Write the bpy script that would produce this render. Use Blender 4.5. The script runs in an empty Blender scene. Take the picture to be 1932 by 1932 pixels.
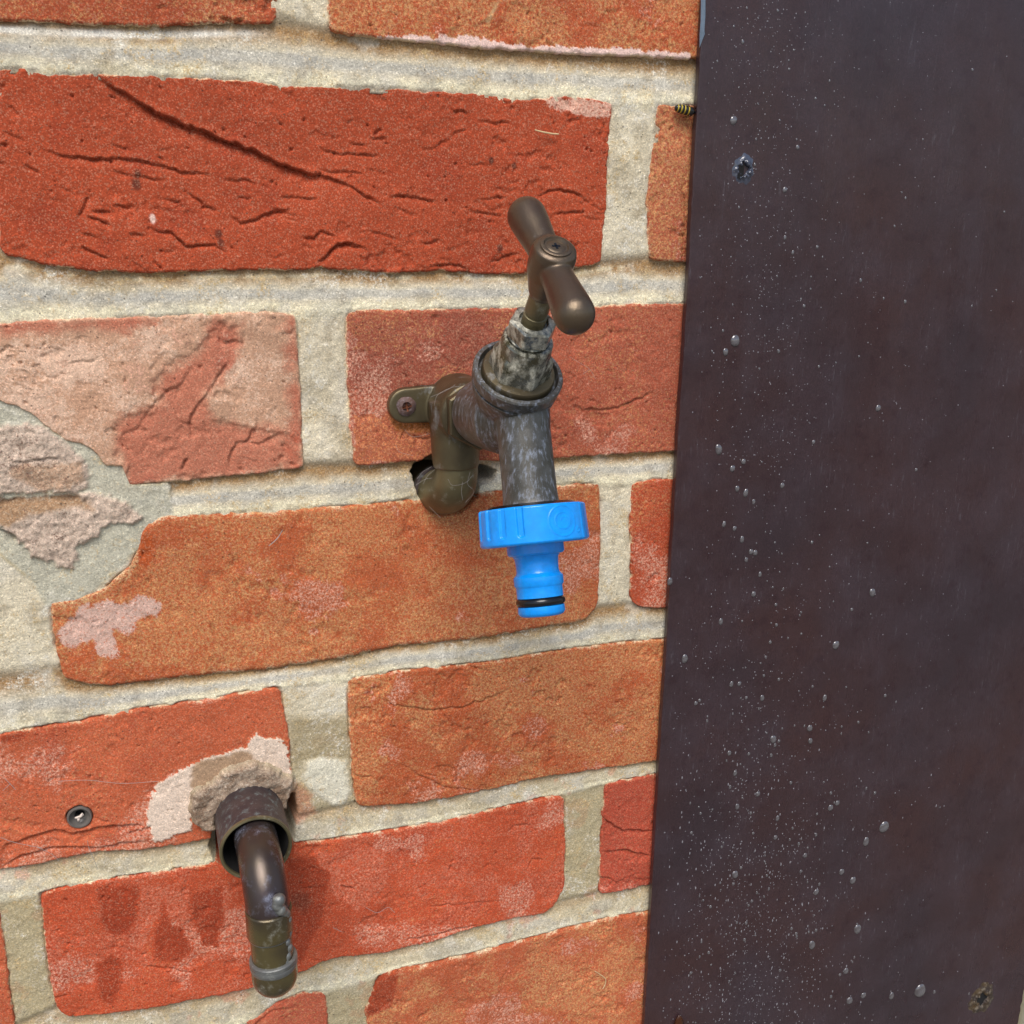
import bpy, bmesh, math, random
import numpy as np
from mathutils import Vector, Matrix, Euler

# ------------------------------------------------------------------ camera, sky, sun, exposure
Z0 = 900.0                      # height (mm) above the ground of the wall's reference point
CAM_P = np.array([45.363, -389.406, -44.322])      # mm, wall face is the plane y = 0
CAM_R = (1.2868928, -0.0112020, -0.3396367)
FPX = 1932.76                   # focal length in pixels of a 1932 px wide picture
scene = bpy.context.scene
cam_d = bpy.data.cameras.new('camera'); cam = bpy.data.objects.new('camera', cam_d)
scene.collection.objects.link(cam); scene.camera = cam
cam.location = (CAM_P[0]/1000, CAM_P[1]/1000, (CAM_P[2]+Z0)/1000)
cam.rotation_euler = Euler(CAM_R, 'XYZ')
cam_d.sensor_width = 36; cam_d.sensor_height = 36; cam_d.lens = 36*FPX/1932
cam_d.clip_start = 0.01; cam_d.clip_end = 500

world = bpy.data.worlds.new('World'); scene.world = world; world.use_nodes = True
wn = world.node_tree.nodes; wl = world.node_tree.links
bg = wn['Background']; sky = wn.new('ShaderNodeTexSky'); sky.sky_type = 'NISHITA'
sky.sun_disc = False; sky.sun_elevation = math.radians(52); sky.sun_rotation = math.radians(200)
sky.air_density = 1.0; sky.dust_density = 2.0
wl.new(sky.outputs[0], bg.inputs[0]); bg.inputs[1].default_value = 0.11
sun_d = bpy.data.lights.new('sun', 'SUN'); sun = bpy.data.objects.new('sun', sun_d)
scene.collection.objects.link(sun)
sun_d.energy = 2.1; sun_d.angle = math.radians(34); sun_d.color = (1.0, 0.97, 0.93)
# sun stands above and in front of the wall, a little to the left
sd = Vector((-0.25, -0.62, 0.95)).normalized()
sun.rotation_euler = (-sd).to_track_quat('-Z', 'Y').to_euler()
sky.sun_elevation = math.asin(sd.z); sky.sun_rotation = math.atan2(sd.x, sd.y)
scene.view_settings.view_transform = 'Standard'; scene.view_settings.look = 'None'
scene.view_settings.gamma = 1.0; scene.view_settings.use_curve_mapping = False
scene.view_settings.exposure = 0.46
scene.render.engine = 'CYCLES'

# ------------------------------------------------------------------ helpers
def rotm(rx, ry, rz):
    c, s = np.cos, np.sin
    X = np.array([[1,0,0],[0,c(rx),-s(rx)],[0,s(rx),c(rx)]])
    Y = np.array([[c(ry),0,s(ry)],[0,1,0],[-s(ry),0,c(ry)]])
    Z = np.array([[c(rz),-s(rz),0],[s(rz),c(rz),0],[0,0,1]])
    return Z@Y@X
CM = rotm(*CAM_R)
def at(u, v, Y=0.0):            # where a measured picture point lies on the wall (mm)
    d = CM@np.array([(u-966)/FPX, -(v-966)/FPX, -1.0]); t = (Y-CAM_P[1])/d[1]
    return CAM_P+t*d
def W(pts, Y=0.0, s=1.0, o=(0, 0)):      # list of picture points -> wall (x, z) in mm
    return np.array([at(o[0]+p[0]*s, o[1]+p[1]*s, Y)[[0, 2]] for p in pts])
def lin(r, g, b):
    f = lambda c: ((c/255+0.055)/1.055)**2.4 if c > 10 else c/255/12.92
    return np.array([f(r), f(g), f(b)])
COL = scene.collection
def link(o, parent=None):
    COL.objects.link(o)
    if parent: o.parent = parent
    return o
def mesh_np(name, V, F, mat, parent=None, col=None, smooth=True, mm=True, col2=None):
    V = np.asarray(V, float)
    if mm: V = V*0.001; V[:, 2] += Z0*0.001
    me = bpy.data.meshes.new(name)
    if isinstance(F, np.ndarray):
        n = len(F); k = F.shape[1]
        me.vertices.add(len(V)); me.vertices.foreach_set('co', V.ravel())
        me.loops.add(n*k); me.loops.foreach_set('vertex_index', F.ravel().astype(np.int32))
        me.polygons.add(n); me.polygons.foreach_set('loop_start', np.arange(0, n*k, k, dtype=np.int32))
        me.polygons.foreach_set('loop_total', np.full(n, k, np.int32))
        me.update(calc_edges=True)
    else:
        me.from_pydata([tuple(v) for v in V], [], F); me.update()
    me.polygons.foreach_set('use_smooth', [smooth]*len(me.polygons))
    if col is not None:
        a = me.color_attributes.new('tint', 'FLOAT_COLOR', 'POINT')
        c4 = np.ones((len(V), 4)); c4[:, :3] = np.clip(col, 0.002, 1)
        a.data.foreach_set('color', c4.ravel())
    if col2 is not None:
        a = me.color_attributes.new('tint2', 'FLOAT_COLOR', 'POINT'); a.data.foreach_set('color', np.clip(col2, 0, 1).ravel())
    me.materials.append(mat)
    o = bpy.data.objects.new(name, me); link(o, parent); return o
def thing(name, label, cat, loc_mm=(0, 0, 0), group=None):
    o = bpy.data.objects.new(name, None); COL.objects.link(o)
    o.empty_display_size = 0.01
    o.location = (loc_mm[0]/1000, loc_mm[1]/1000, (loc_mm[2]+Z0)/1000)
    o['label'] = label; o['category'] = cat
    if group: o['group'] = group
    return o
def settle(root):               # keep children where they were built (world mm) under a placed Empty
    inv = Matrix.Translation(root.location).inverted()
    for c in root.children: c.matrix_parent_inverse = inv

# --- noise (mm space)
def _h(ix, iy, seed):
    n = (ix.astype(np.int64)*374761393+iy.astype(np.int64)*668265263+seed*1442695041) & 0xffffffff
    n = ((n ^ (n >> 13))*1274126177) & 0xffffffff
    n = n ^ (n >> 16)
    return (n & 0xffff)/65535.0
def vnoise(x, y, seed=0):
    ix = np.floor(x); iy = np.floor(y); fx = x-ix; fy = y-iy
    fx = fx*fx*(3-2*fx); fy = fy*fy*(3-2*fy)
    a = _h(ix, iy, seed); b = _h(ix+1, iy, seed); c = _h(ix, iy+1, seed); d = _h(ix+1, iy+1, seed)
    return (a*(1-fx)+b*fx)*(1-fy)+(c*(1-fx)+d*fx)*fy
def fbm(x, y, size, octv=4, seed=0, gain=0.5, ax=1.0):
    s = np.zeros_like(x); amp = 1.0; tot = 0; f = 1.0/size
    for i in range(octv):
        ca, sa = math.cos(0.6*i+0.3), math.sin(0.6*i+0.3)
        if ax != 1.0: ca, sa = 1, 0
        s += amp*vnoise((x*ca-y*sa)*f/ax+17.3*i, (x*sa+y*ca)*f-9.1*i, seed+i*7); tot += amp; amp *= gain; f *= 2.03
    return s/tot                # 0..1, mean .5
def sst(a, b, x):
    t = np.clip((x-a)/(b-a), 0, 1); return t*t*(3-2*t)
def seg_dist(x, z, P, closed=False):
    """distance, signed side, arclength parameter to polyline P (n,2)"""
    best = np.full(x.shape, 1e9); side = np.zeros_like(x); tt = np.zeros_like(x)
    n = len(P); L = 0; m = n if closed else n-1
    for i in range(m):
        a = P[i]; b = P[(i+1) % n]; d = b-a; l2 = d@d+1e-12; ln = math.sqrt(l2)
        px = x-a[0]; pz = z-a[1]; t = np.clip((px*d[0]+pz*d[1])/l2, 0, 1)
        ex = px-t*d[0]; ez = pz-t*d[1]; e = np.sqrt(ex*ex+ez*ez)
        k = e < best
        best = np.where(k, e, best); cr = (d[0]*pz-d[1]*px)/ln
        side = np.where(k, np.sign(cr), side); tt = np.where(k, L+t*ln, tt); L += ln
    return best, side, tt, L
def inside(x, z, P):
    c = np.zeros(x.shape, bool); n = len(P)
    for i in range(n):
        a = P[i]; b = P[(i+1) % n]
        if a[1] == b[1]: continue
        k = ((a[1] > z) != (b[1] > z)) & (x < (b[0]-a[0])*(z-a[1])/(b[1]-a[1])+a[0])
        c ^= k
    return c
def sdist(x, z, P):             # negative inside
    mn = P.min(0)-14; mx = P.max(0)+14
    r = np.full(x.shape, 99.0)
    k = (x > mn[0]) & (x < mx[0]) & (z > mn[1]) & (z < mx[1])
    if k.any():
        xs, zs = x[k], z[k]; d = seg_dist(xs, zs, P, True)[0]
        r[k] = np.where(inside(xs, zs, P), -d, d)
    return r
def patch(x, z, P, soft=0.6, rough=1.5, size=4.0, seed=3, grow=0.0):
    d = sdist(x, z, P)-grow; d = d+(fbm(x, z, size, 5, seed, 0.65)-0.5)*2*rough
    return 1-sst(-soft, soft, d)
def mix(c, m, k):
    return c*(1-m[:, None])+np.asarray(k)*m[:, None]

# ------------------------------------------------------------------ materials
def newmat(name):
    m = bpy.data.materials.new(name); m.use_nodes = True
    return m, m.node_tree.nodes, m.node_tree.links, m.node_tree.nodes['Principled BSDF']
def mmcoord(N, L, sc=(1000, 1000, 1000)):
    tc = N.new('ShaderNodeTexCoord'); mp = N.new('ShaderNodeMapping'); mp.inputs['Scale'].default_value = sc
    L.new(tc.outputs['Object'], mp.inputs[0]); return mp.outputs[0]
def noise(N, L, co, scale, detail=4, rough=0.6):
    n = N.new('ShaderNodeTexNoise'); n.inputs['Scale'].default_value = scale
    n.inputs['Detail'].default_value = detail; n.inputs['Roughness'].default_value = rough
    L.new(co, n.inputs['Vector']); return n.outputs[0]
def ramp(N, L, src, stops):
    r = N.new('ShaderNodeValToRGB'); L.new(src, r.inputs[0]); e = r.color_ramp.elements
    while len(e) < len(stops): e.new(0.5)
    for i, (p, c) in enumerate(stops):
        e[i].position = p; e[i].color = (*c, 1) if hasattr(c, '__len__') else (c, c, c, 1)
    return r.outputs[0]
def mixc(N, L, fac, a, b, mode='MIX'):
    m = N.new('ShaderNodeMix'); m.data_type = 'RGBA'; m.blend_type = mode
    for s, v in ((m.inputs[0], fac), (m.inputs[6], a), (m.inputs[7], b)):
        if isinstance(v, bpy.types.NodeSocket): L.new(v, s)
        elif hasattr(v, '__len__'): s.default_value = (*v, 1)
        else: s.default_value = v
    return m.outputs[2]
def mth(N, L, op, a, b=None, clamp=False):
    m = N.new('ShaderNodeMath'); m.operation = op; m.use_clamp = clamp
    for i, v in enumerate((a, b)):
        if v is None: continue
        if isinstance(v, bpy.types.NodeSocket): L.new(v, m.inputs[i])
        else: m.inputs[i].default_value = v
    return m.outputs[0]
def bump(N, L, h, dist, strength=1.0, prev=None):
    b = N.new('ShaderNodeBump'); b.inputs['Distance'].default_value = dist; b.inputs['Strength'].default_value = strength
    L.new(h, b.inputs['Height'])
    if prev: L.new(prev, b.inputs['Normal'])
    return b.outputs[0]

def earthen(name, grain, speck, speck_col, bumpd, dark=0.75, specks=1.0):
    """fired clay / sand mortar: tint attribute carries colour, nodes add grain"""
    m, N, L, P = newmat(name); co = mmcoord(N, L)
    at_ = N.new('ShaderNodeAttribute'); at_.attribute_name = 'tint'
    at2 = N.new('ShaderNodeAttribute'); at2.attribute_name = 'tint2'
    gz = noise(N, L, co, 0.95, 5, 0.82); gf = mth(N, L, 'ADD', gz, mth(N, L, 'MULTIPLY', at2.outputs['Alpha'], 0.62))
    sandm = ramp(N, L, gf, [(0.66, 0.0), (0.82, 1.0)])
    base_c = mixc(N, L, mth(N, L, 'MULTIPLY', sandm, mth(N, L, 'GREATER_THAN', at2.outputs['Alpha'], 0.01)), at_.outputs[0], at2.outputs[0])
    g = noise(N, L, co, grain, 5, 0.8)
    g2 = ramp(N, L, g, [(0.30, dark), (0.5, 1.0), (0.70, 1.24)])
    c = mixc(N, L, 1.0, base_c, g2, 'MULTIPLY')
    def cells(sc):
        vo = N.new('ShaderNodeTexVoronoi'); vo.inputs['Scale'].default_value = sc
        wob = N.new('ShaderNodeMix'); wob.data_type = 'VECTOR'; wob.inputs[0].default_value = .25
        nz = N.new('ShaderNodeTexNoise'); nz.inputs['Scale'].default_value = 2.2; L.new(co, nz.inputs['Vector'])
        L.new(co, wob.inputs[4]); ad = N.new('ShaderNodeVectorMath'); ad.operation = 'ADD'; L.new(co, ad.inputs[0]); L.new(nz.outputs['Color'], ad.inputs[1]); L.new(ad.outputs[0], wob.inputs[5])
        L.new(wob.outputs[1], vo.inputs['Vector']); sp = N.new('ShaderNodeSeparateColor'); L.new(vo.outputs['Color'], sp.inputs[0]); return vo, sp
    v1, s1 = cells(2.3)      # sand grains, each its own shade
    c = mixc(N, L, 1.0, c, ramp(N, L, s1.outputs[0], [(0.0, 0.80), (0.5, 0.98), (0.9, 1.12), (1.0, 1.45)]), 'MULTIPLY')
    warm = mth(N, L, 'GREATER_THAN', s1.outputs[1], 0.80)
    c = mixc(N, L, mth(N, L, 'MULTIPLY', warm, 0.16), c, speck_col)
    v2, s2 = cells(speck)
    size = mth(N, L, 'MULTIPLY', s2.outputs[2], 0.36)
    near = mth(N, L, 'LESS_THAN', v2.outputs['Distance'], size)
    area = ramp(N, L, noise(N, L, co, 0.09, 3, 0.6), [(0.35, 0.25), (0.65, 1.0)])
    rare = mth(N, L, 'GREATER_THAN', s2.outputs[0], 0.84)
    c = mixc(N, L, mth(N, L, 'MULTIPLY', mth(N, L, 'MULTIPLY', mth(N, L, 'MULTIPLY', near, rare), area), 0.34*specks), c, speck_col)
    darks = mth(N, L, 'MULTIPLY', near, mth(N, L, 'LESS_THAN', s2.outputs[1], 0.07))
    c = mixc(N, L, mth(N, L, 'MULTIPLY', darks, 0.6), c, (0.03, 0.02, 0.015))
    L.new(c, P.inputs['Base Color']); P.inputs['Roughness'].default_value = 0.92
    P.inputs['Specular IOR Level'].default_value = 0.25
    b = bump(N, L, noise(N, L, co, grain*0.8, 6, 0.8), bumpd)
    b = bump(N, L, s1.outputs[0], bumpd*.35, 0.8, b)
    b = bump(N, L, noise(N, L, co, 0.45, 5, 0.7), bumpd*1.1, 0.8, b)
    L.new(b, P.inputs['Normal']); return m
M_BRICK = earthen('fired_clay', 1.5, 0.95, (0.78, 0.50, 0.32), 0.00028, 0.80)
M_MORTAR = earthen('lime_mortar', 1.4, 0.9, (0.85, 0.78, 0.60), 0.00042, 0.70)

def metal(name, base, base2, scale_col, amount, msize, met=0.75, rough=0.36, vert=1.0, bumpd=0.00008, wid=0.26):
    """weathered brass or copper with lime scale"""
    m, N, L, P = newmat(name); co = mmcoord(N, L); cs = mmcoord(N, L, (1000, 1000, 1000*vert))
    n1 = noise(N, L, cs, msize, 6, 0.68); n2 = noise(N, L, co, msize*0.35, 3, 0.5); n3 = noise(N, L, co, 1.6, 4, 0.7)
    c = mixc(N, L, ramp(N, L, n2, [(0.38, 0.0), (0.62, 1.0)]), base, base2)
    mask = ramp(N, L, n1, [(0.60-amount*0.32, 0.0), (0.60+wid-amount*0.32, 1.0)])
    mask = mth(N, L, 'MULTIPLY', mask, mth(N, L, 'MULTIPLY_ADD', n3, 1.3, ), True) if False else mth(N, L, 'MULTIPLY', mask, ramp(N, L, n3, [(0.30, 0.35), (0.6, 1.0)]), True)
    c = mixc(N, L, mask, c, scale_col)
    L.new(c, P.inputs['Base Color'])
    L.new(mth(N, L, 'MULTIPLY_ADD', mask, -met), P.inputs['Metallic'])
    mm_ = N.new('ShaderNodeMath'); mm_.operation = 'MULTIPLY_ADD'; L.new(mask, mm_.inputs[0]); mm_.inputs[1].default_value = -met; mm_.inputs[2].default_value = met
    L.new(mm_.outputs[0], P.inputs['Metallic'])
    rr = N.new('ShaderNodeMath'); rr.operation = 'MULTIPLY_ADD'; L.new(mask, rr.inputs[0]); rr.inputs[1].default_value = 0.45; rr.inputs[2].default_value = rough
    L.new(rr.outputs[0], P.inputs['Roughness'])
    b = bump(N, L, n1, bumpd*2); b = bump(N, L, noise(N, L, co, 2.5, 4, 0.7), bumpd, 1.0, b)
    L.new(b, P.inputs['Normal']); return m
M_BRASS = metal('aged_brass', (0.10, 0.078, 0.045), (0.15, 0.12, 0.065), (0.36, 0.39, 0.42), 0.16, 0.16, 0.7, 0.40, 0.6)
M_SPOUT = metal('scaled_brass', (0.080, 0.073, 0.058), (0.115, 0.108, 0.095), (0.36, 0.41, 0.50), 0.30, 0.75, 0.5, 0.38, 0.28)
M_SCALE = metal('limed_brass', (0.085, 0.075, 0.038), (0.19, 0.19, 0.165), (0.74, 0.70, 0.56), 0.42, 0.30, 0.6, 0.26, 0.5, 0.00004, 0.20)
M_HANDLE = metal('bronzed_handle', (0.105, 0.072, 0.050), (0.13, 0.095, 0.060), (0.30, 0.30, 0.30), -0.10, 0.2, 0.65, 0.28)
M_OLIVE = metal('dull_brass', (0.125, 0.105, 0.055), (0.20, 0.165, 0.085), (0.38, 0.38, 0.30), 0.10, 0.2, 0.55, 0.42)
M_SLEEVE = metal('dark_copper', (0.060, 0.044, 0.046), (0.085, 0.062, 0.058), (0.24, 0.31, 0.30), 0.24, 0.35, 0.45, 0.42)
M_COPPER = metal('brown_copper', (0.060, 0.042, 0.042), (0.095, 0.072, 0.045), (0.22, 0.24, 0.32), 0.24, 0.12, 0.55, 0.12)
M_COPPER2 = metal('olive_copper', (0.15, 0.12, 0.052), (0.085, 0.066, 0.04), (0.40, 0.40, 0.35), 0.14, 0.15, 0.6, 0.12)
M_SOLDER = metal('grey_solder', (0.15, 0.155, 0.15), (0.20, 0.20, 0.185), (0.40, 0.40, 0.34), 0.2, 0.3, 0.5, 0.36)
M_SCREW = metal('rusty_screw', (0.10, 0.065, 0.06), (0.16, 0.09, 0.07), (0.30, 0.24, 0.25), 0.35, 0.6, 0.4, 0.6)

def plain(name, c, rough=0.5, met=0.0, spec=0.5, bumpd=0, bs=1.0, sss=0):
    m, N, L, P = newmat(name); co = mmcoord(N, L)
    n = noise(N, L, co, 0.4, 4, 0.6)
    cc = mixc(N, L, 1.0, c, ramp(N, L, n, [(0.3, 0.88), (0.7, 1.1)]), 'MULTIPLY')
    L.new(cc, P.inputs['Base Color']); P.inputs['Roughness'].default_value = rough
    P.inputs['Metallic'].default_value = met; P.inputs['Specular IOR Level'].default_value = spec
    if sss: P.inputs['Subsurface Weight'].default_value = sss; P.inputs['Subsurface Radius'].default_value = (.001, .002, .004); P.inputs['Subsurface Scale'].default_value = 0.5
    if bumpd: L.new(bump(N, L, noise(N, L, co, bs, 5, 0.7), bumpd), P.inputs['Normal'])
    return m
M_BLUE = plain('blue_plastic', (0.003, 0.29, 0.84), 0.22, 0, 0.5, 0.00002, 1.2, 0.15)
M_RUBBER = plain('black_rubber', (0.006, 0.006, 0.007), 0.22)
M_HOLE = plain('dark_cavity', (0.004, 0.003, 0.003), 0.9)
M_STRAW = plain('straw', (0.62, 0.45, 0.24), 0.7)
M_WEB = plain('cobweb_silk', (0.34, 0.31, 0.28), 0.7)
M_SHELL = plain('brown_shell', (0.055, 0.016, 0.005), 0.15)
M_TIMBER = plain('pale_timber', (0.60, 0.56, 0.40), 0.7, 0, 0.3, 0.0002, 0.5)
M_FIBRE = plain('plug_fibre', (0.72, 0.60, 0.50), 0.9)
M_GREYFILM = plain('grey_film', (0.12, 0.16, 0.21), 0.35)
def bandmat():
    m, N, L, P = newmat('wasp_bands'); a = N.new('ShaderNodeAttribute'); a.attribute_name = 'tint'
    L.new(a.outputs[0], P.inputs['Base Color']); P.inputs['Roughness'].default_value = 0.25; return m
M_WASP = bandmat()
def boardmat():
    m, N, L, P = newmat('brown_board'); co = mmcoord(N, L)
    cs = mmcoord(N, L, (1000, 1000, 160))       # vertical streaks
    cs2 = mmcoord(N, L, (1000, 1000, 300))
    big = noise(N, L, co, 0.013, 3, 0.5); st = noise(N, L, cs, 0.8, 4, 0.65); st2 = noise(N, L, cs2, 1.5, 3, 0.6)
    reg = noise(N, L, co, 0.03, 4, 0.65); blot = noise(N, L, co, 0.16, 3, 0.55)
    c = mixc(N, L, ramp(N, L, big, [(0.35, 0.0), (0.65, 1.0)]), (0.044, 0.0205, 0.0205), (0.033, 0.020, 0.024))
    c = mixc(N, L, ramp(N, L, blot, [(0.32, 0.45), (0.45, 0.0)]), c, (0.026, 0.010, 0.013))
    c = mixc(N, L, ramp(N, L, reg, [(0.42, 0.0), (0.8, 0.5)]), c, (0.060, 0.044, 0.055))
    k = mth(N, L, 'MULTIPLY', ramp(N, L, st, [(0.60, 0.0), (0.78, 1.0)]), ramp(N, L, reg, [(0.44, 0.0), (0.64, 0.5)]))
    c = mixc(N, L, k, c, (0.15, 0.14, 0.155))
    fine = noise(N, L, co, 1.6, 3, 0.7)
    c = mixc(N, L, 1.0, c, ramp(N, L, fine, [(0.3, 0.82), (0.5, 1.0), (0.72, 1.35)]), 'MULTIPLY')
    k2 = mth(N, L, 'MULTIPLY', ramp(N, L, st2, [(0.70, 0.0), (0.76, 1.0)]), ramp(N, L, reg, [(0.40, 0.1), (0.60, 0.8)]))
    c = mixc(N, L, k2, c, (0.30, 0.29, 0.32))
    L.new(c, P.inputs['Base Color'])
    L.new(ramp(N, L, noise(N, L, cs, 0.12, 3, 0.6), [(0.3, 0.20), (0.7, 0.38)]), P.inputs['Roughness'])
    P.inputs['Specular IOR Level'].default_value = 0.45
    b = bump(N, L, st, 0.00002); b = bump(N, L, noise(N, L, co, 0.05, 3, 0.5), 0.0004, 0.6, b)
    L.new(b, P.inputs['Normal']); return m
M_BOARD = boardmat()
def dropmat():
    m, N, L, P = newmat('water_drop'); co = mmcoord(N, L)
    n = noise(N, L, co, 0.8, 2, 0.5)
    L.new(mixc(N, L, ramp(N, L, n, [(0.35, 0), (0.65, 1)]), (0.06, 0.05, 0.052), (0.12, 0.11, 0.115)), P.inputs['Base Color'])
    P.inputs['Roughness'].default_value = 0.12; P.inputs['Specular IOR Level'].default_value = 0.9
    P.inputs['Coat Weight'].default_value = 0.8; P.inputs['Coat Roughness'].default_value = 0.05
    return m
M_DROP = dropmat()

# ------------------------------------------------------------------ the wall: traced bricks
Z6 = lambda p: [(a*.3516, b*.3516) for a, b in p]
Z1 = lambda p: [(604+a*.3516, b*.3516) for a, b in p]
Z2 = lambda p: [(709+a*.2344, 679+b*.2344) for a, b in p]
Z4 = lambda p: [(257+a*.2969, 1358+b*.2969) for a, b in p]
Z4B = lambda p: [(a*.3751, 1207.5+b*.3751) for a, b in p]
Z5 = lambda p: [(a*.3126, 679+b*.3126) for a, b in p]
Z5B = lambda p: [(528+a*.4140, 1132+b*.4140) for a, b in p]
OR = lin(204, 100, 68); RD = lin(182, 78, 50); TAN = lin(204, 148, 96); PINK = lin(206, 158, 134)
BR = []      # top (l->r), bottom (l->r), left (t->b), right (t->b), style
BR.append(dict(top=[(-300, -290), (150, -285), (524, -275)], bot=[(-340, 34), (0, 38), (141, 44), (299, 49), (400, 43), (520, 44)],
    left=[(-300, -290), (-340, 34)], right=[(524, -275), (525, 0), (520, 44)], base=lin(178, 84, 56), tan=0.35, seed=1))
BR.append(dict(top=[(615, -265), (1000, -240), (1420, -210)], bot=[(622, 60), (709, 72), (850, 86), (961, 94), (1061, 102), (1254, 109), (1316, 112), (1420, 116)],
    left=[(615, -265), (618, 0), (622, 60)], right=[(1420, -210), (1420, 116)], base=lin(186, 88, 56), tan=0.55, seed=2))
BR.append(dict(top=[(-6, 129), (42, 128), (88, 139), (141, 141), (186, 139), (316, 144), (457, 151), (527, 160), (604, 163), (674, 165), (745, 167), (801, 172), (885, 174), (973, 186), (1026, 185), (1068, 179), (1156, 193)],
    bot=[(-2, 474), (14, 483), (95, 501), (148, 510), (246, 515), (330, 513), (422, 510), (562, 510), (604, 506), (738, 516), (832, 510), (920, 517), (987, 517), (1089, 506), (1136, 496)],
    left=[(-6, 129), (-7, 300), (-2, 474)], right=[(1158, 193), (1152, 246), (1147, 316), (1145, 380), (1144, 404), (1138, 453), (1136, 496)], base=RD, tan=0.0, seed=3, hi=1))
BR.append(dict(top=[(1240, 196), (1283, 197), (1310, 198), (1600, 215), (2000, 235)], bot=[(1226, 490), (1283, 495), (1600, 497), (2000, 500)],
    left=[(1240, 196), (1237, 246), (1226, 316), (1221, 387), (1223, 457), (1226, 490)], right=[(2000, 235), (2000, 500)], base=lin(182, 90, 66), tan=0.75, seed=4))
BR.append(dict(top=[(-640, 640), (-300, 620), (0, 610), (88, 603), (211, 599), (352, 594), (492, 587), (527, 589), (557, 594)],
    bot=[(-600, 940), (-200, 800), (0, 757), (31, 767), (63, 782), (81, 798), (119, 829), (150, 836), (175, 848), (194, 870), (203, 879), (231, 880), (239, 900), (246, 916), (281, 912), (344, 909), (406, 900), (469, 895), (528, 889), (573, 881)],
    left=[(-640, 640), (-600, 940)], right=[(558, 595), (565, 700), (570, 800), (573, 881)], base=PINK, tan=0.0, seed=5, pale=1, sharp=1))
BR.append(dict(top=[(660, 586), (678, 584), (780, 584), (871, 582), (955, 580), (1096, 580), (1201, 573), (1283, 573), (1500, 566), (1640, 560)],
    bot=[(669, 879), (709, 876), (779, 871), (880, 871), (1037, 867), (1096, 861), (1162, 857), (1262, 852), (1450, 842), (1600, 830)],
    left=[(655, 588), (652, 620), (655, 700), (660, 800), (669, 879)], right=[(1640, 560), (1600, 830)], base=lin(180, 92, 70), tan=0.22, seed=6))
BR.append(dict(top=[(98, 1138), (150, 1130), (182, 1118), (202, 1108), (226, 1085), (246, 1068), (262, 1035), (268, 1008), (280, 990), (313, 974), (375, 971), (469, 968), (528, 963), (600, 958), (700, 951), (756, 944), (850, 936), (1037, 917), (1107, 912), (1130, 911)],
    bot=[(116, 1268), (124, 1282), (169, 1292), (225, 1293), (338, 1279), (450, 1269), (563, 1256), (652, 1240), (743, 1221), (797, 1215), (880, 1209), (983, 1192), (1041, 1182), (1099, 1173), (1124, 1150)],
    left=[(94, 1138), (99, 1180), (105, 1220), (116, 1268)], right=[(1132, 911), (1134, 984), (1133, 1054), (1130, 1130), (1124, 1150)], base=lin(190, 94, 58), tan=0.62, seed=7, sharp=1))
BR.append(dict(top=[(1193, 912), (1225, 906), (1265, 903), (1500, 888), (1850, 866)], bot=[(1198, 1143), (1225, 1147), (1252, 1147), (1450, 1137), (1800, 1120)],
    left=[(1192, 912), (1190, 1000), (1192, 1080), (1190, 1125), (1198, 1143)], right=[(1850, 866), (1800, 1120)], base=lin(186, 80, 52), tan=0.25, seed=8))
BR.append(dict(top=[(-520, 1478), (-200, 1420), (0, 1387), (49, 1376), (150, 1361), (263, 1338), (375, 1323), (469, 1305), (525, 1297)],
    bot=[(-420, 1720), (-200, 1680), (0, 1642), (56, 1635), (112, 1622), (188, 1608), (263, 1605), (338, 1595), (375, 1586), (470, 1568), (553, 1548)],
    left=[(-520, 1478), (-420, 1720)], right=[(528, 1298), (534, 1331), (544, 1376), (548, 1432), (551, 1480), (553, 1548)], base=OR, tan=0.15, seed=9))
BR.append(dict(top=[(656, 1282), (751, 1267), (901, 1252), (983, 1240), (1066, 1225), (1190, 1211), (1244, 1207), (1400, 1185), (1520, 1168)],
    bot=[(672, 1519), (685, 1523), (776, 1517), (901, 1496), (1025, 1467), (1108, 1455), (1232, 1438), (1380, 1415), (1480, 1398)],
    left=[(656, 1283), (660, 1380), (665, 1463), (672, 1519)], right=[(1520, 1168), (1480, 1398)], base=lin(188, 90, 54), tan=0.62, seed=10))
BR.append(dict(top=[(-600, 1800), (-300, 1750), (-10, 1702)], bot=[(-540, 2030), (-200, 1975), (30, 1940)],
    left=[(-600, 1800), (-540, 2030)], right=[(-6, 1702), (8, 1770), (17, 1863), (30, 1940)], base=OR, tan=0.1, seed=11))
BR.append(dict(top=[(76, 1687), (139, 1670), (263, 1651), (375, 1633), (405, 1628), (500, 1605), (553, 1592), (631, 1583), (673, 1577), (818, 1552), (942, 1525), (1057, 1500)],
    bot=[(109, 1906), (131, 1922), (263, 1907), (375, 1886), (469, 1867), (569, 1836), (623, 1811), (727, 1799), (818, 1778), (901, 1749), (1025, 1724), (1048, 1708)],
    left=[(75, 1689), (80, 1730), (88, 1800), (97, 1860), (109, 1906)], right=[(1064, 1502), (1067, 1587), (1066, 1670), (1048, 1708)], base=lin(198, 84, 54), tan=0.12, seed=12, wet=1))
BR.append(dict(top=[(1142, 1478), (1190, 1470), (1232, 1463), (1450, 1425), (1720, 1380)], bot=[(1131, 1688), (1180, 1680), (1215, 1674), (1400, 1642), (1650, 1595)],
    left=[(1142, 1479), (1137, 1546), (1134, 1608), (1131, 1688)], right=[(1720, 1380), (1650, 1595)], base=lin(190, 82, 62), tan=0.1, seed=13))
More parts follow.
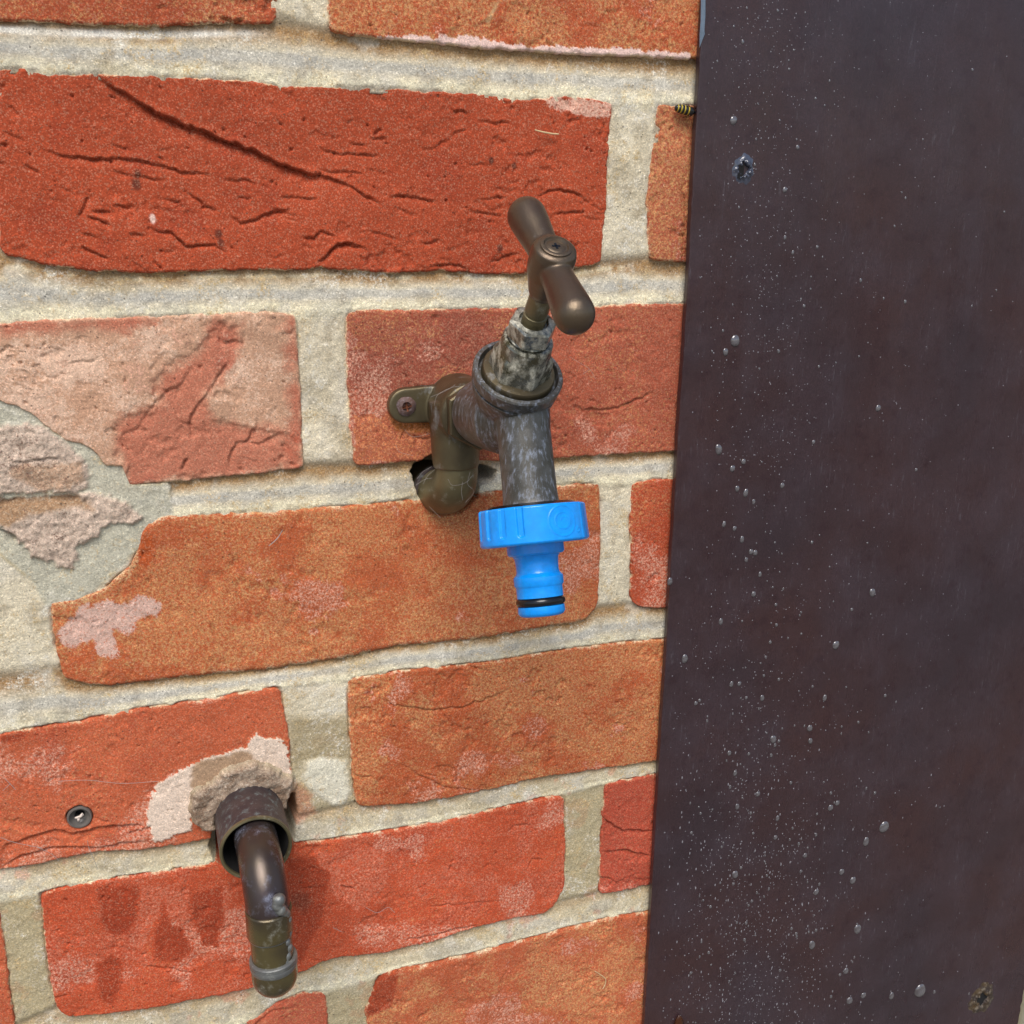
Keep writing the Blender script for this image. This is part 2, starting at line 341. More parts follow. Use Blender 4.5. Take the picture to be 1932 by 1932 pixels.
BR.append(dict(top=[(-400, 2040), (0, 1995), (300, 1962), (440, 1940), (490, 1915), (524, 1893), (572, 1874), (610, 1872)],
    bot=[(-340, 2250), (200, 2180), (618, 2090)], left=[(-400, 2040), (-340, 2250)], right=[(612, 1873), (618, 1900), (618, 2090)], base=lin(196, 96, 72), tan=0.15, seed=14))
BR.append(dict(top=[(716, 1842), (740, 1832), (818, 1817), (942, 1786), (1066, 1753), (1149, 1732), (1219, 1720), (1400, 1680), (1450, 1670)],
    bot=[(715, 2090), (1000, 2010), (1211, 1934), (1400, 1890)], left=[(712, 1850), (700, 1880), (689, 1910), (700, 1960), (715, 2090)], right=[(1450, 1670), (1400, 1890)], base=lin(192, 94, 62), tan=0.5, seed=15))

# creases and steps: (points, depth mm, lower-lip width mm)
CR = {3: [(Z6([(500, 395), (580, 450), (700, 520), (830, 600), (950, 650), (1050, 690), (1180, 740), (1350, 800), (1500, 880), (1650, 930), (1850, 980), (1932, 1030)])[:11], 2.6, 4.2),
    (Z1([(0, 950), (90, 965), (180, 1010), (260, 1060), (330, 1100)]), 1.2, 1.0)] +
    [(Z6(p), d, 1.1) for p, d in [([(200, 800), (330, 830), (480, 860), (600, 850), (720, 855), (850, 880), (980, 920), (1150, 940)], 1.3), ([(590, 920), (720, 940), (900, 970)], .7), ([(1200, 970), (1280, 960), (1380, 980)], .9), ([(1000, 1040), (1060, 1065), (1100, 1100), (1160, 1125)], 1.1), ([(410, 1170), (450, 1120), (470, 1060), (510, 1045)], .9), ([(460, 1165), (540, 1180), (595, 1200)], 1.4), ([(490, 1130), (600, 1130)], .8), ([(600, 1105), (720, 1110)], .9), ([(890, 1075), (980, 1090)], 1.1), ([(790, 1215), (850, 1245), (920, 1250), (960, 1290), (1000, 1320), (1100, 1310), (1160, 1315), (1220, 1350)], 1.4), ([(440, 1260), (520, 1275)], .7), ([(430, 1320), (500, 1350), (590, 1395)], 1.3), ([(680, 1255), (780, 1258)], .8), ([(1230, 1160), (1290, 1200), (1360, 1180), (1450, 1140), (1570, 1125)], 1.2), ([(1620, 1260), (1680, 1280), (1720, 1245), (1800, 1270)], 1.0), ([(1700, 1410), (1740, 1380), (1800, 1320), (1860, 1300), (1932, 1320)], 1.4), ([(830, 1395), (860, 1430)], .9), ([(40, 560), (100, 610)], .6), ([(130, 890), (220, 920)], .8), ([(20, 700), (130, 750)], .6), ([(590, 780), (700, 800)], .6), ([(1270, 1060), (1350, 1065)], .6), ([(1500, 1050), (1700, 1070)], .8)]] +
    [(Z1(p), d, 1.0) for p, d in [([(0, 800), (80, 820), (220, 830), (320, 835)], 1.1), ([(150, 770), (250, 775)], .7), ([(270, 740), (360, 740)], .7), ([(370, 1045), (440, 1050), (520, 1065), (620, 1080)], 1.1), ([(700, 590), (760, 595), (800, 620)], .9), ([(850, 645), (960, 660), (1020, 660)], .9), ([(700, 725), (800, 700)], .7), ([(780, 1130), (900, 1140), (1000, 1160)], .7), ([(0, 910), (100, 920), (240, 935)], .8), ([(1160, 1060), (1240, 1020), (1330, 1020), (1400, 1050), (1450, 1090)], 1.1), ([(1240, 1160), (1320, 1135), (1430, 1135)], 1.0), ([(30, 1370), (90, 1310), (160, 1310), (260, 1340)], 1.2), ([(540, 1310), (640, 1290)], .7), ([(600, 1430), (700, 1420), (820, 1440)], .9), ([(900, 1420), (1000, 1370), (1080, 1350)], .8), ([(840, 1070), (1000, 1060)], .6), ([(1330, 640), (1400, 630)], .5), ([(780, 880), (920, 880)], .5)]],
    5: [(Z5(p), d, w) for p, d, w in [([(1390, 0), (1310, 100), (1230, 240), (1150, 330), (1145, 500)], 1.1, 1.6), ([(1170, 20), (1090, 140), (1020, 190), (930, 260), (880, 320), (850, 400), (750, 440), (740, 500)], .8, 2.0), ([(1560, 340), (1540, 400), (1500, 480), (1420, 500), (1390, 600), (1390, 680)], 1.0, 1.2), ([(1140, 595), (1080, 660)], 1.8, .8), ([(1690, 440), (1580, 500), (1480, 510)], .9, 1.2), ([(600, 420), (610, 500)], .4, 1), ([(940, 0), (900, 60)], .6, 1)]] + [(Z6([(1250, 1700), (1180, 1800), (1200, 1840), (1290, 1830), (1310, 1780)]), .9, 1.6)],
    7: [(Z2(p), d, 1.2) for p, d in [([(780, 1600), (900, 1590), (1080, 1640)], .6), ([(0, 1520), (200, 1400), (400, 1350)], .3)]] + [(Z5B(p), d, 1.2) for p, d in [([(0, 210), (140, 200), (150, 240)], .6), ([(300, 170), (380, 160)], .4)]],
    10: [(Z5B(p), d, 1.3) for p, d in [([(440, 440), (520, 480), (700, 500), (850, 480), (1000, 430), (1080, 390)], .8), ([(540, 740), (640, 800), (760, 850), (900, 870)], .6), ([(340, 800), (430, 805)], .6), ([(1380, 510), (1420, 560), (1410, 600)], .5)]],
    12: [(Z5B(p), d, w) for p, d, w in [([(270, 1305), (350, 1320)], 1.2, .8), ([(540, 1130), (560, 1150), (545, 1220)], .7, 2), ([(650, 1400), (900, 1380), (1030, 1370)], .5, .8), ([(1130, 1225), (1150, 1180), (1190, 1180), (1195, 1205)], 1.0, 1.4), ([(560, 1550), (700, 1530), (800, 1500), (900, 1480)], 1.3, 1.2), ([(1040, 1060), (1060, 1030), (1140, 1020)], .7, 1), ([(400, 1480), (440, 1530)], .6, 1), ([(920, 1230), (960, 1200)], .6, 1)]] + [(Z4B(p), d, .9) for p, d in [([(700, 1640), (860, 1650), (980, 1680)], .8), ([(550, 1540), (700, 1570)], .5)]],
    13: [(Z5B([(1470, 990), (1560, 1050), (1700, 1050)]), 1.8, 2.2), (Z5B([(1470, 1150), (1560, 1140), (1620, 1150), (1690, 1170)]), 1.5, 1.8), (Z5B([(1480, 1260), (1540, 1290)]), .8, 1)],
    9: [(Z4B(p), d, w) for p, d, w in [([(0, 1060), (60, 1020), (140, 990), (280, 960), (380, 970), (560, 930), (740, 930)], 1.8, 2.2), ([(0, 1150), (80, 1100), (200, 1060), (330, 1040), (500, 1040), (640, 1020), (760, 1010)], 1.5, 1.6), ([(640, 975), (700, 960), (770, 930)], .8, 1), ([(470, 890), (560, 915)], .6, 1), ([(650, 600), (655, 640)], .8, .5)]],
    6: [(Z2(p), d, w) for p, d, w in [([(1640, 400), (1740, 400), (1850, 405), (1932, 385), (2250, 250)], .9, 1.0), ([(230, 560), (300, 610), (380, 640), (450, 620)], .8, 1.2), ([(1380, 600), (1450, 640)], .4, .8)]],
    1: [(Z6([(1180, 90), (1250, 120), (1320, 105)]), 1.6, 1.0), (Z6([(840, 30), (900, 25)]), .6, 1)],
    2: [(Z1([(1500, 120), (1540, 60), (1620, 50)]), .4, 1), (Z1([(1340, 270), (1400, 280)]), .6, .8)],
    4: [([(1262, 420), (1240, 330), (1262, 300)], .4, 1), ([(1290, 330), (1296, 420), (1290, 480)], 1.2, 1.0)],
    14: [([(470, 1945), (510, 1910), (560, 1900)], 1.2, 1.4)], 15: [(Z5B([(860, 1620), (900, 1700)]), .3, 1)]}
PINKP = dict(
    c5red=[(205, 800), (300, 765), (290, 720), (370, 660), (415, 605), (455, 612), (442, 690), (385, 745), (400, 790), (470, 800), (560, 830), (572, 885), (241, 917), (238, 880), (215, 860)],
    c5top=[(0, 605), (240, 598), (300, 612), (230, 622), (120, 622), (0, 640)],
    c5b=[(540, 590), (560, 600), (572, 880), (545, 860), (552, 740), (548, 640)],
    lime7=Z5([(340, 1600), (430, 1560), (500, 1480), (640, 1440), (760, 1470), (880, 1410), (980, 1470), (960, 1550), (860, 1550), (800, 1650), (700, 1650), (740, 1800), (600, 1800), (560, 1700), (430, 1740), (350, 1700)]),
    smear9=Z4([(765, 85), (830, 110), (930, 130), (960, 200), (985, 330), (1000, 470), (900, 420), (780, 400), (600, 450), (520, 500), (440, 560), (355, 540), (350, 640), (361, 690), (250, 730), (120, 770), (80, 700), (70, 600), (90, 520), (130, 420), (200, 370), (320, 290), (450, 240), (560, 215), (700, 170)]),
    smear9br=Z4([(380, 260), (560, 220), (730, 180), (740, 300), (500, 420), (400, 470), (350, 420), (360, 330)]))
WET = [Z4B(p) for p in ([(500, 1240), (690, 1240), (690, 1400), (660, 1470), (590, 1485), (520, 1450), (500, 1380)], [(820, 1320), (860, 1440), (920, 1460), (960, 1560), (900, 1620), (780, 1600), (780, 1460)],
    [(970, 1280), (1110, 1240), (1120, 1400), (1090, 1540), (1020, 1540), (990, 1440), (960, 1330)], [(490, 1630), (560, 1590), (610, 1620), (610, 1760), (560, 1840), (500, 1800)], [(0, 480), (130, 455), (120, 500), (60, 520), (0, 520)])] + \
    [Z5B([(30, 1180), (150, 1170), (230, 1260), (200, 1420), (90, 1680), (50, 1600)]), Z5B([(440, 1700), (540, 1690), (510, 1850), (400, 1900), (385, 1820)])]
PALE12 = [Z4B([(700, 1240), (960, 1230), (960, 1440), (860, 1430), (820, 1310), (770, 1450), (720, 1560), (600, 1560), (690, 1420)]), Z4B([(1110, 1210), (1150, 1250), (1150, 1420), (1110, 1560), (1060, 1620), (980, 1600), (1090, 1500)]), Z5B([(150, 1150), (500, 1120), (480, 1330), (350, 1420), (250, 1350)])]
HOLE_TAP = W(Z2([(300, 900), (330, 850), (450, 770), (560, 790), (700, 830), (850, 860), (970, 900), (940, 960), (830, 1000), (800, 1100), (700, 1200), (560, 1240), (450, 1195), (350, 1080)]))
HOLE_SLV = W([(404, 1560), (440, 1500), (500, 1475), (556, 1500), (562, 1530), (556, 1570), (552, 1612), (520, 1640), (450, 1650), (404, 1625), (395, 1600)])
HOLE_PLUG = np.array([at(150, 1542)[[0, 2]]+4.9*np.array([math.cos(a), math.sin(a)]) for a in np.linspace(0, 2*math.pi, 24, endpoint=False)])
random.seed(11)

def resample(P, n):
    d = np.r_[0, np.cumsum(np.linalg.norm(np.diff(P, axis=0), axis=1))]
    t = np.linspace(0, d[-1], n); return np.stack([np.interp(t, d, P[:, 0]), np.interp(t, d, P[:, 1])], 1), t
def crease(x, z, P, depth, wl_, seed):
    mn = P.min(0)-9; mx = P.max(0)+9; h = np.zeros_like(x)
    k = (x > mn[0]) & (x < mx[0]) & (z > mn[1]) & (z < mx[1])
    if not k.any(): return h
    wx = x[k]+(fbm(x[k], z[k], 3.5, 3, seed)-.5)*1.6; wz = z[k]+(fbm(x[k], z[k], 3.0, 3, seed+5)-.5)*1.8
    d, s, t, L = seg_dist(wx, wz, P)
    env = np.clip(np.minimum(t, L-t)/(0.22*L+1e-6), 0, 1)**0.7
    env = env*(0.55+0.9*fbm(t, t*0, 4.0, 2, seed+9))
    up = s > 0 if P[-1][0] >= P[0][0] else s < 0        # above the crease
    w = np.where(up, 0.18, wl_*.8)
    h[k] = -depth*env*np.exp(-(d/w)**1.1)+np.where(up, 0.22*depth*env*np.exp(-(d/1.6)**2), 0)
    return h
crk = {k: [(W(p), d*1.15, w) for p, d, w in v] for k, v in CR.items()}
# small random clay drags
for i, b in enumerate(BR):
    sd_ = b['seed']; P = W(b['top']+b['bot'][::-1]); mn, mx = P.min(0), P.max(0); rr = random.Random(sd_)
    for q in range({3: 34, 9: 12, 12: 12, 5: 9}.get(sd_, 8)):
        cx = rr.uniform(mn[0], mx[0]); cz = rr.uniform(mn[1], mx[1] if sd_ != 3 else mn[1]+0.75*(mx[1]-mn[1])); ln = rr.uniform(3, 13); a = rr.uniform(-.35, .3)
        pts = [(cx+ln*(j/3-.5), cz+ln*(j/3-.5)*math.tan(a)+rr.uniform(-.8, .8)) for j in range(4)]
        crk.setdefault(sd_, []).append((np.array(pts), rr.uniform(.2, .65), rr.uniform(.6, 1.4)))

def brick_colour(x, z, b):
    """clay colour, and a second gritty layer (sand, lime) with its cover in the fourth channel"""
    sd_ = b['seed']; c = np.tile(b['base'], (len(x), 1))*np.array([0.92, 0.94, 0.84]); st = dict(c2=np.tile(TAN, (len(x), 1)), f=np.zeros(len(x)))
    def ov(m, col):
        col = np.asarray(col)*np.ones((len(x), 1)); k = m > st['f']; st['c2'] = np.where(k[:, None], col, st['c2']); st['f'] = np.maximum(st['f'], m)
    n1 = fbm(x, z, 14, 5, sd_*31, .6); n2 = fbm(x, z, 3.2, 5, sd_*57, .7); n3 = fbm(x, z, 30, 3, sd_*11)
    c = c*(0.84+0.32*n3)[:, None]
    c = mix(c, sst(.56, .72, n1)*0.5, b['base']*np.array([.74, .62, .62]))
    if b['tan']: ov(np.clip((.14+.52*b['tan'])*(.35+1.2*sst(.25, .75, .45*n1+.35*n3+.2*n2)), 0, .46)*.80, TAN*(0.86+.25*n3)[:, None])
    g = fbm(x, z, 22, 4, sd_*91)
    if not b.get('hi'): ov(sst(.44, .74, g)*.33, lin(226, 172, 146))
    if b.get('pale'):
        ov(np.clip(.27+1.0*(n1-.45)+.45*(n2-.5), .05, .60), lin(226, 188, 160)*(.88+.24*n3)[:, None])
        for k, a in (('c5red', .95), ('c5top', .9), ('c5b', .75)):
            m = patch(x, z, W(PINKP[k]), 3.2, 5.5, 7, 5); st['f'] *= 1-m*a*(.45+.5*sst(.3, .6, n2)); c = mix(c, m*.6, lin(186, 82, 56))
    if sd_ == 7:
        ov(patch(x, z, W(PINKP['lime7']), 2.0, 3.0, 3.0, 8)*.56, lin(216, 178, 160)*(.85+.3*n2)[:, None])
        ov(patch(x, z, W([(100, 1135), (268, 1010), (285, 1000), (250, 1090), (150, 1150), (110, 1160)]), 1.5, 2.5, 4, 8)*.38, lin(226, 184, 132))
        m = patch(x, z, W(Z5([(850, 1060), (930, 1060), (940, 1130), (890, 1250), (840, 1230)])), .8, 1, 4, 8); c = mix(c, m*.7, lin(176, 80, 34)); st['f'] *= 1-.8*m
    if sd_ == 6:
        m = patch(x, z, W([(652, 590), (960, 590), (940, 760), (720, 740), (655, 730)]), 4, 6, 14, 3); c = mix(c, m*.8, lin(150, 78, 60)*(.8+.4*n1)[:, None]); ov(m*.22, lin(196, 140, 110))
        ov(patch(x, z, W([(660, 770), (830, 790), (820, 870), (665, 880)]), 2, 4, 10, 9)*.34, lin(220, 140, 92))
        m = patch(x, z, W([(735, 785), (820, 790), (812, 815), (745, 812)]), 1, 2, 5, 9); c = mix(c, m*.8, lin(176, 106, 40))
    if sd_ == 9:
        ov(patch(x, z, W(PINKP['smear9']), .5, 2.0, 1.8, 8)*.78, lin(230, 206, 184)*(.85+.3*n2)[:, None])
        m = patch(x, z, W(PINKP['smear9br']), 1.2, 2.0, 4, 9); st['c2'] = mix(st['c2'], m*.85, lin(160, 126, 92))
    if b.get('wet'):
        ov(sst(.38, .62, n1)*.28, lin(216, 134, 104))
        for i, p in enumerate(PALE12): ov(patch(x, z, W(p), 1.2, 2.5, 6, 20+i)*.32, lin(216, 134, 106)*(.9+.2*n2)[:, None])
    if sd_ in (9, 12, 15):
        for i, p in enumerate(WET):
            m = patch(x, z, W(p), 1.1, 1.6, 5, 30+i); c = mix(c, m*.72, lin(150, 56, 30)); st['f'] *= 1-.9*m
    if sd_ == 3:
        ov(patch(x, z, W([(1000, 175), (1160, 190), (1155, 225), (1080, 222), (1040, 200)]), 1, 3, 6, 4)*.5, lin(224, 176, 152))
        ov(sst(.55, .75, n1)*.20, lin(206, 120, 84))
        for u, v, r in ((260, 328, 1.2), (257, 347, 1.8), (413, 442, 1.5), (417, 458, 1.4), (944, 468, 1.4), (927, 303, 1.2), (970, 313, 1.0)):
            q = at(u, v); d = np.hypot(x-q[0], (z-q[2])*.75)+(n2-.5)*.9; c = mix(c, (1-sst(r*.6, r*1.1, d))*.8, lin(92, 48, 36))
        q = at(288, 413); d = np.hypot((x-q[0]), (z-q[2])*.6)+(n2-.5)*.5; c = mix(c, 1-sst(.8, 1.2, d), lin(236, 198, 180))
    if sd_ == 2:
        c = mix(c, patch(x, z, W([(915, 40), (935, 5), (942, 0), (938, 14), (922, 44)]), .4, .5, 3, 4)*.9, lin(214, 176, 128))
        ov(patch(x, z, W([(780, 66), (900, 72), (1000, 88), (1160, 90), (1300, 100), (1300, 116), (1060, 106), (850, 92), (700, 74)]), .7, 2.0, 3, 4)*.75, lin(240, 204, 190))
    if sd_ == 12:
        q = at(568, 1700); c = mix(c, (1-sst(2, 7, np.hypot(x-q[0], z-q[2]+0.4*(x-q[0]))+(n2-.5)*6))*.55, lin(110, 60, 44))
    return c, st['c2'], st['f']

def brick_mesh(b, wall, step):
    T, B, Lf, Rt = [W(b[k]) for k in ('top', 'bot', 'left', 'right')]
    wid = max(np.linalg.norm(T[-1]-T[0]), np.linalg.norm(B[-1]-B[0])); hei = np.linalg.norm(Lf[-1]-Lf[0])
    nu = int(wid/step)+1; nv = int(hei/step)+1; sd_ = b['seed']
    T, tT = resample(T, nu); B, tB = resample(B, nu); Lf, tL = resample(Lf, nv); Rt, tR = resample(Rt, nv)
    Lf[0], Rt[0] = T[0], T[-1]; Lf[-1], Rt[-1] = B[0], B[-1]
    def rag(P, ax, s, sg):      # small irregularity and rounded corners along an edge
        n = len(P); w = np.minimum(np.arange(n), np.arange(n)[::-1])/12.0
        t = np.arange(n)*step
        P = P.copy(); P[:, ax] += np.clip(w, 0, 1)*((fbm(t, t*0+s, 3.0, 4, s, .65)-.5)*1.5)
        r = 0.9 if b.get('sharp') else 2.2
        dd = np.minimum(t, t[::-1]); k = dd < r
        return P
    T = rag(T, 1, sd_*3+1, -1); B = rag(B, 1, sd_*3+2, 1); Lf = rag(Lf, 0, sd_*3+3, 1); Rt = rag(Rt, 0, sd_*3+4, -1)
    u = np.linspace(0, 1, nu)[None, :, None]; v = np.linspace(0, 1, nv)[:, None, None]
    S = (1-v)*T[None]+v*B[None]+(1-u)*Lf[:, None]+u*Rt[:, None] - ((1-u)*(1-v)*T[0]+u*(1-v)*T[-1]+(1-u)*v*B[0]+u*v*B[-1])
    # round the corners of the outline
    R_ = 2.0 if not b.get('sharp') else 1.2
    ux = np.broadcast_to(u[..., 0]*wid, (nv, nu)); vx = np.broadcast_to(v[..., 0]*hei, (nv, nu))
    du = np.minimum(ux, wid-ux); dv = np.minimum(vx, hei-vx)
    iu = np.clip(1-du/R_, 0, 1); iv = np.clip(1-dv/R_, 0, 1); pull = R_*0.29*iu*iv
    S[..., 0] += np.where(ux < wid/2, 1, -1)*pull; S[..., 1] += np.where(vx < hei/2, -1, 1)*pull
    x = S[..., 0].ravel(); z = S[..., 1].ravel()
    e = np.minimum(du, dv).ravel()
    h = (fbm(x, z, 18, 4, sd_*13, .55)-.5)*1.3+(fbm(x, z, 2.6, 4, sd_*7, .7)-.5)*0.30+random.Random(sd_).uniform(-.4, .4)
    h += -0.9*sst(.60, .68, fbm(x, z, 7, 4, sd_*19+4, .6))*fbm(x, z, 30, 2, sd_+3)
    h += -1.0*sst(.84, .92, fbm(x, z, 2.0, 2, sd_*23+1, .5))            # pits
    for i, (P, d, w) in enumerate(crk.get(sd_, [])): h += crease(x, z, P, d, w, sd_*100+i)
    if b.get('pale'): h += 0.7*(0.5-patch(x, z, W(PINKP['c5red']), .8, 4.5, 9, 5))
    rr = .25+1.2*fbm(x, z, 5, 4, sd_*5+9)**1.5; k = np.clip(1-e/rr, 0, 1)
    h -= rr*1.15*(1-np.sqrt(1-k*k*0.98))
    if sd_ == 9: h += 0.6*patch(x, z, W(PINKP['smear9']), .4, 2.0, 1.8, 8)
    for H, dep in ((HOLE_TAP, 26), (HOLE_SLV, 30), (HOLE_PLUG, 12)):
        dd = sdist(x, z, H)-(.5 if H is HOLE_TAP else 0)+(fbm(x, z, 2.5, 3, 5)-.5)*1.0; h -= dep*(1-sst(-1.3, .35, dd))
    c, c2, f = brick_colour(x, z, b)
    me_ = sst(1.0, 0, e)*sst(.38, .6, fbm(x, z, 4, 4, sd_+60)); c2 = mix(c2, me_, lin(226, 200, 162)); f = np.maximum(f, me_*.52)
    c2 = np.c_[c2, f]
    V = np.stack([x, -h, z], 1); idx = np.arange(nu*nv).reshape(nv, nu)
    F = np.stack([idx[:-1, :-1], idx[1:, :-1], idx[1:, 1:], idx[:-1, 1:]], -1).reshape(-1, 4)
    ring = np.r_[idx[0, :], idx[1:, -1], idx[-1, :-1][::-1], idx[1:-1, 0][::-1]]
    V2 = V[ring].copy(); V2[:, 1] = 14.0; n0 = len(V); nr = len(ring)
    a = ring; bb = np.roll(ring, -1); c0 = n0+np.arange(nr); c1 = np.roll(c0, -1)
    F = np.r_[F, np.stack([a, bb, c1, c0], -1)]
    V = np.r_[V, V2]; c = np.r_[c, c[ring]]; c2 = np.r_[c2, c2[ring]]
    mesh_np('brick', V, F, M_BRICK, wall, c, col2=c2)
    return np.r_[T, Rt[1:], B[::-1][1:], Lf[::-1][1:-1]]

wall = thing('brick_wall', 'weathered orange-red brick wall with thick pale mortar joints behind the taps', 'wall')
OUT = []
for b in BR: OUT.append((brick_mesh(b, wall, 0.42 if b.get('hi') else 0.5), b['seed']))

# bricks beyond the picture, same wall
def plain_brick(x0, z0, w, sd_):
    nu, nv = int(w/2)+1, 33; u = np.linspace(x0, x0+w, nu); v = np.linspace(z0, z0-65, nv); X, Z = np.meshgrid(u, v); x = X.ravel(); z = Z.ravel()
    e = np.minimum(np.minimum(x-x0, x0+w-x), np.minimum(z0-z, z-z0+65))
    h = (fbm(x, z, 18, 4, sd_)-.5)*1.6-np.where(e < 1, 1.5, 0)
    c, c2, f = brick_colour(x, z, dict(seed=sd_, base=OR, tan=.4)); c2 = np.c_[c2, f]; V = np.stack([x, -h, z], 1); idx = np.arange(nu*nv).reshape(nv, nu)
    F = np.stack([idx[:-1, :-1], idx[1:, :-1], idx[1:, 1:], idx[:-1, 1:]], -1).reshape(-1, 4)
    ring = np.r_[idx[0, :], idx[1:, -1], idx[-1, :-1][::-1], idx[1:-1, 0][::-1]]; V2 = V[ring].copy(); V2[:, 1] = 14
    n0 = len(V); nr = len(ring); c0 = n0+np.arange(nr)
    F = np.r_[F, np.stack([ring, np.roll(ring, -1), np.roll(c0, -1), c0], -1)]
    mesh_np('brick', np.r_[V, V2], F, M_BRICK, wall, np.r_[c, c[ring]], col2=np.r_[c2, c2[ring]])
for k, (z0, xs) in enumerate([(168, [-180, 53, 286]), (-3, [-242]), (-158, [-238, 300]), (-310, []), (-462, [])]):
    for x0 in xs: plain_brick(x0, z0, 215, 200+k*10+abs(x0) % 7)
for k, z0 in enumerate((-555, -632)):
    for j in range(3): plain_brick(-180+(110 if k else 0)+233*j, z0, 215, 300+k*9+j)

# mortar: one displaced sheet, cut away deep inside the bricks
gx0, gx1, gz0, gz1 = -250.0, 545.0, -720.0, 180.0
cs = 1.0
gx = np.arange(gx0, gx1+cs, cs); gz = np.arange(gz0, gz1+cs, cs); GX, GZ = np.meshgrid(gx, gz)
sgn = np.full(GX.shape, 60.0)
for P, sd_ in OUT:
    Q, _ = resample(np.r_[P, P[:1]], 360); Q = Q[:-1]; mn = P.min(0)-16; mx = P.max(0)+16
    i0, i1 = np.searchsorted(gx, [mn[0], mx[0]]); j0, j1 = np.searchsorted(gz, [mn[1], mx[1]])
    if i1 <= i0 or j1 <= j0: continue
    x = GX[j0:j1, i0:i1].ravel(); z = GZ[j0:j1, i0:i1].ravel(); best = np.full(len(x), 1e9)
    for s in range(0, len(x), 20000):
        best[s:s+20000] = np.sqrt(((x[s:s+20000, None]-Q[None, :, 0])**2+(z[s:s+20000, None]-Q[None, :, 1])**2).min(1))
    dd = np.where(inside(x, z, Q[::3]), -best, best).reshape(j1-j0, i1-i0)
    sl = (slice(j0, j1), slice(i0, i1)); sgn[sl] = np.minimum(sgn[sl], dd)
def bil(A, x, z):
    fx = np.clip((x-gx0)/cs, 0, len(gx)-1.001); fz = np.clip((z-gz0)/cs, 0, len(gz)-1.001); i = fx.astype(int); j = fz.astype(int); a = fx-i; b = fz-j
    return (A[j, i]*(1-a)+A[j, i+1]*a)*(1-b)+(A[j+1, i]*(1-a)+A[j+1, i+1]*a)*b
ROWS = [[0, 1], [2, 3], [4, 5], [6, 7], [8, 9], [10, 11, 12], [13, 14]]
LINES = []      # (bottom of the course above, top of the course below)
for a_r, b_r in zip(ROWS[:-1], ROWS[1:]):
    up = np.concatenate([W(BR[i]['bot']) for i in a_r]); lo = np.concatenate([W(BR[i]['top']) for i in b_r])
    if a_r[0] == 4: up = up[(up[:, 0] > at(246, 916)[0]) | (up[:, 0] < at(-300, 800)[0])]
    if b_r[0] == 6: lo = np.r_[[[-60., at(0, 960)[2]]], lo[lo[:, 0] > at(300, 985)[0]]]
    LINES.append((up[np.argsort(up[:, 0])], lo[np.argsort(lo[:, 0])]))
P1 = W(Z5([(-60, 420), (0, 400), (60, 390), (180, 380), (260, 400), (380, 500), (500, 590), (550, 690), (540, 750), (480, 800), (300, 800), (0, 810), (-80, 810)]))
P2 = W(Z5([(-60, 850), (0, 835), (300, 830), (490, 800), (620, 810), (740, 850), (860, 950), (820, 990), (700, 985), (600, 1010), (600, 1060), (460, 1130), (470, 1190), (430, 1260), (330, 1230), (200, 1190), (120, 1100), (0, 1010), (-60, 960)]))
P2B = W(Z5([(-60, 840), (0, 830), (480, 805), (560, 900), (420, 900), (180, 930), (60, 1010), (0, 1000), (-60, 950)]))
GREY = W(Z5([(-60, 250), (0, 255), (220, 350), (400, 460), (560, 530), (640, 630), (770, 660), (770, 770), (1000, 770), (1010, 960), (880, 1000), (830, 1120), (640, 1300), (420, 1470), (300, 1470), (220, 1330), (0, 1150), (-60, 1100)]))
COLLAR = W(Z4([(350, 560), (380, 500), (500, 435), (600, 365), (760, 320), (900, 360), (940, 400), (1000, 415), (1015, 490), (970, 545), (960, 600), (520, 640), (510, 740), (430, 755), (370, 700), (350, 620)]), -8)
WHITE = W(Z4([(1090, 250), (1330, 260), (1360, 480), (1300, 560), (1180, 520), (1100, 420), (1060, 330)]))
MUD = W(Z4([(980, 0), (1370, 0), (1400, 250), (1060, 260), (1000, 330)]))
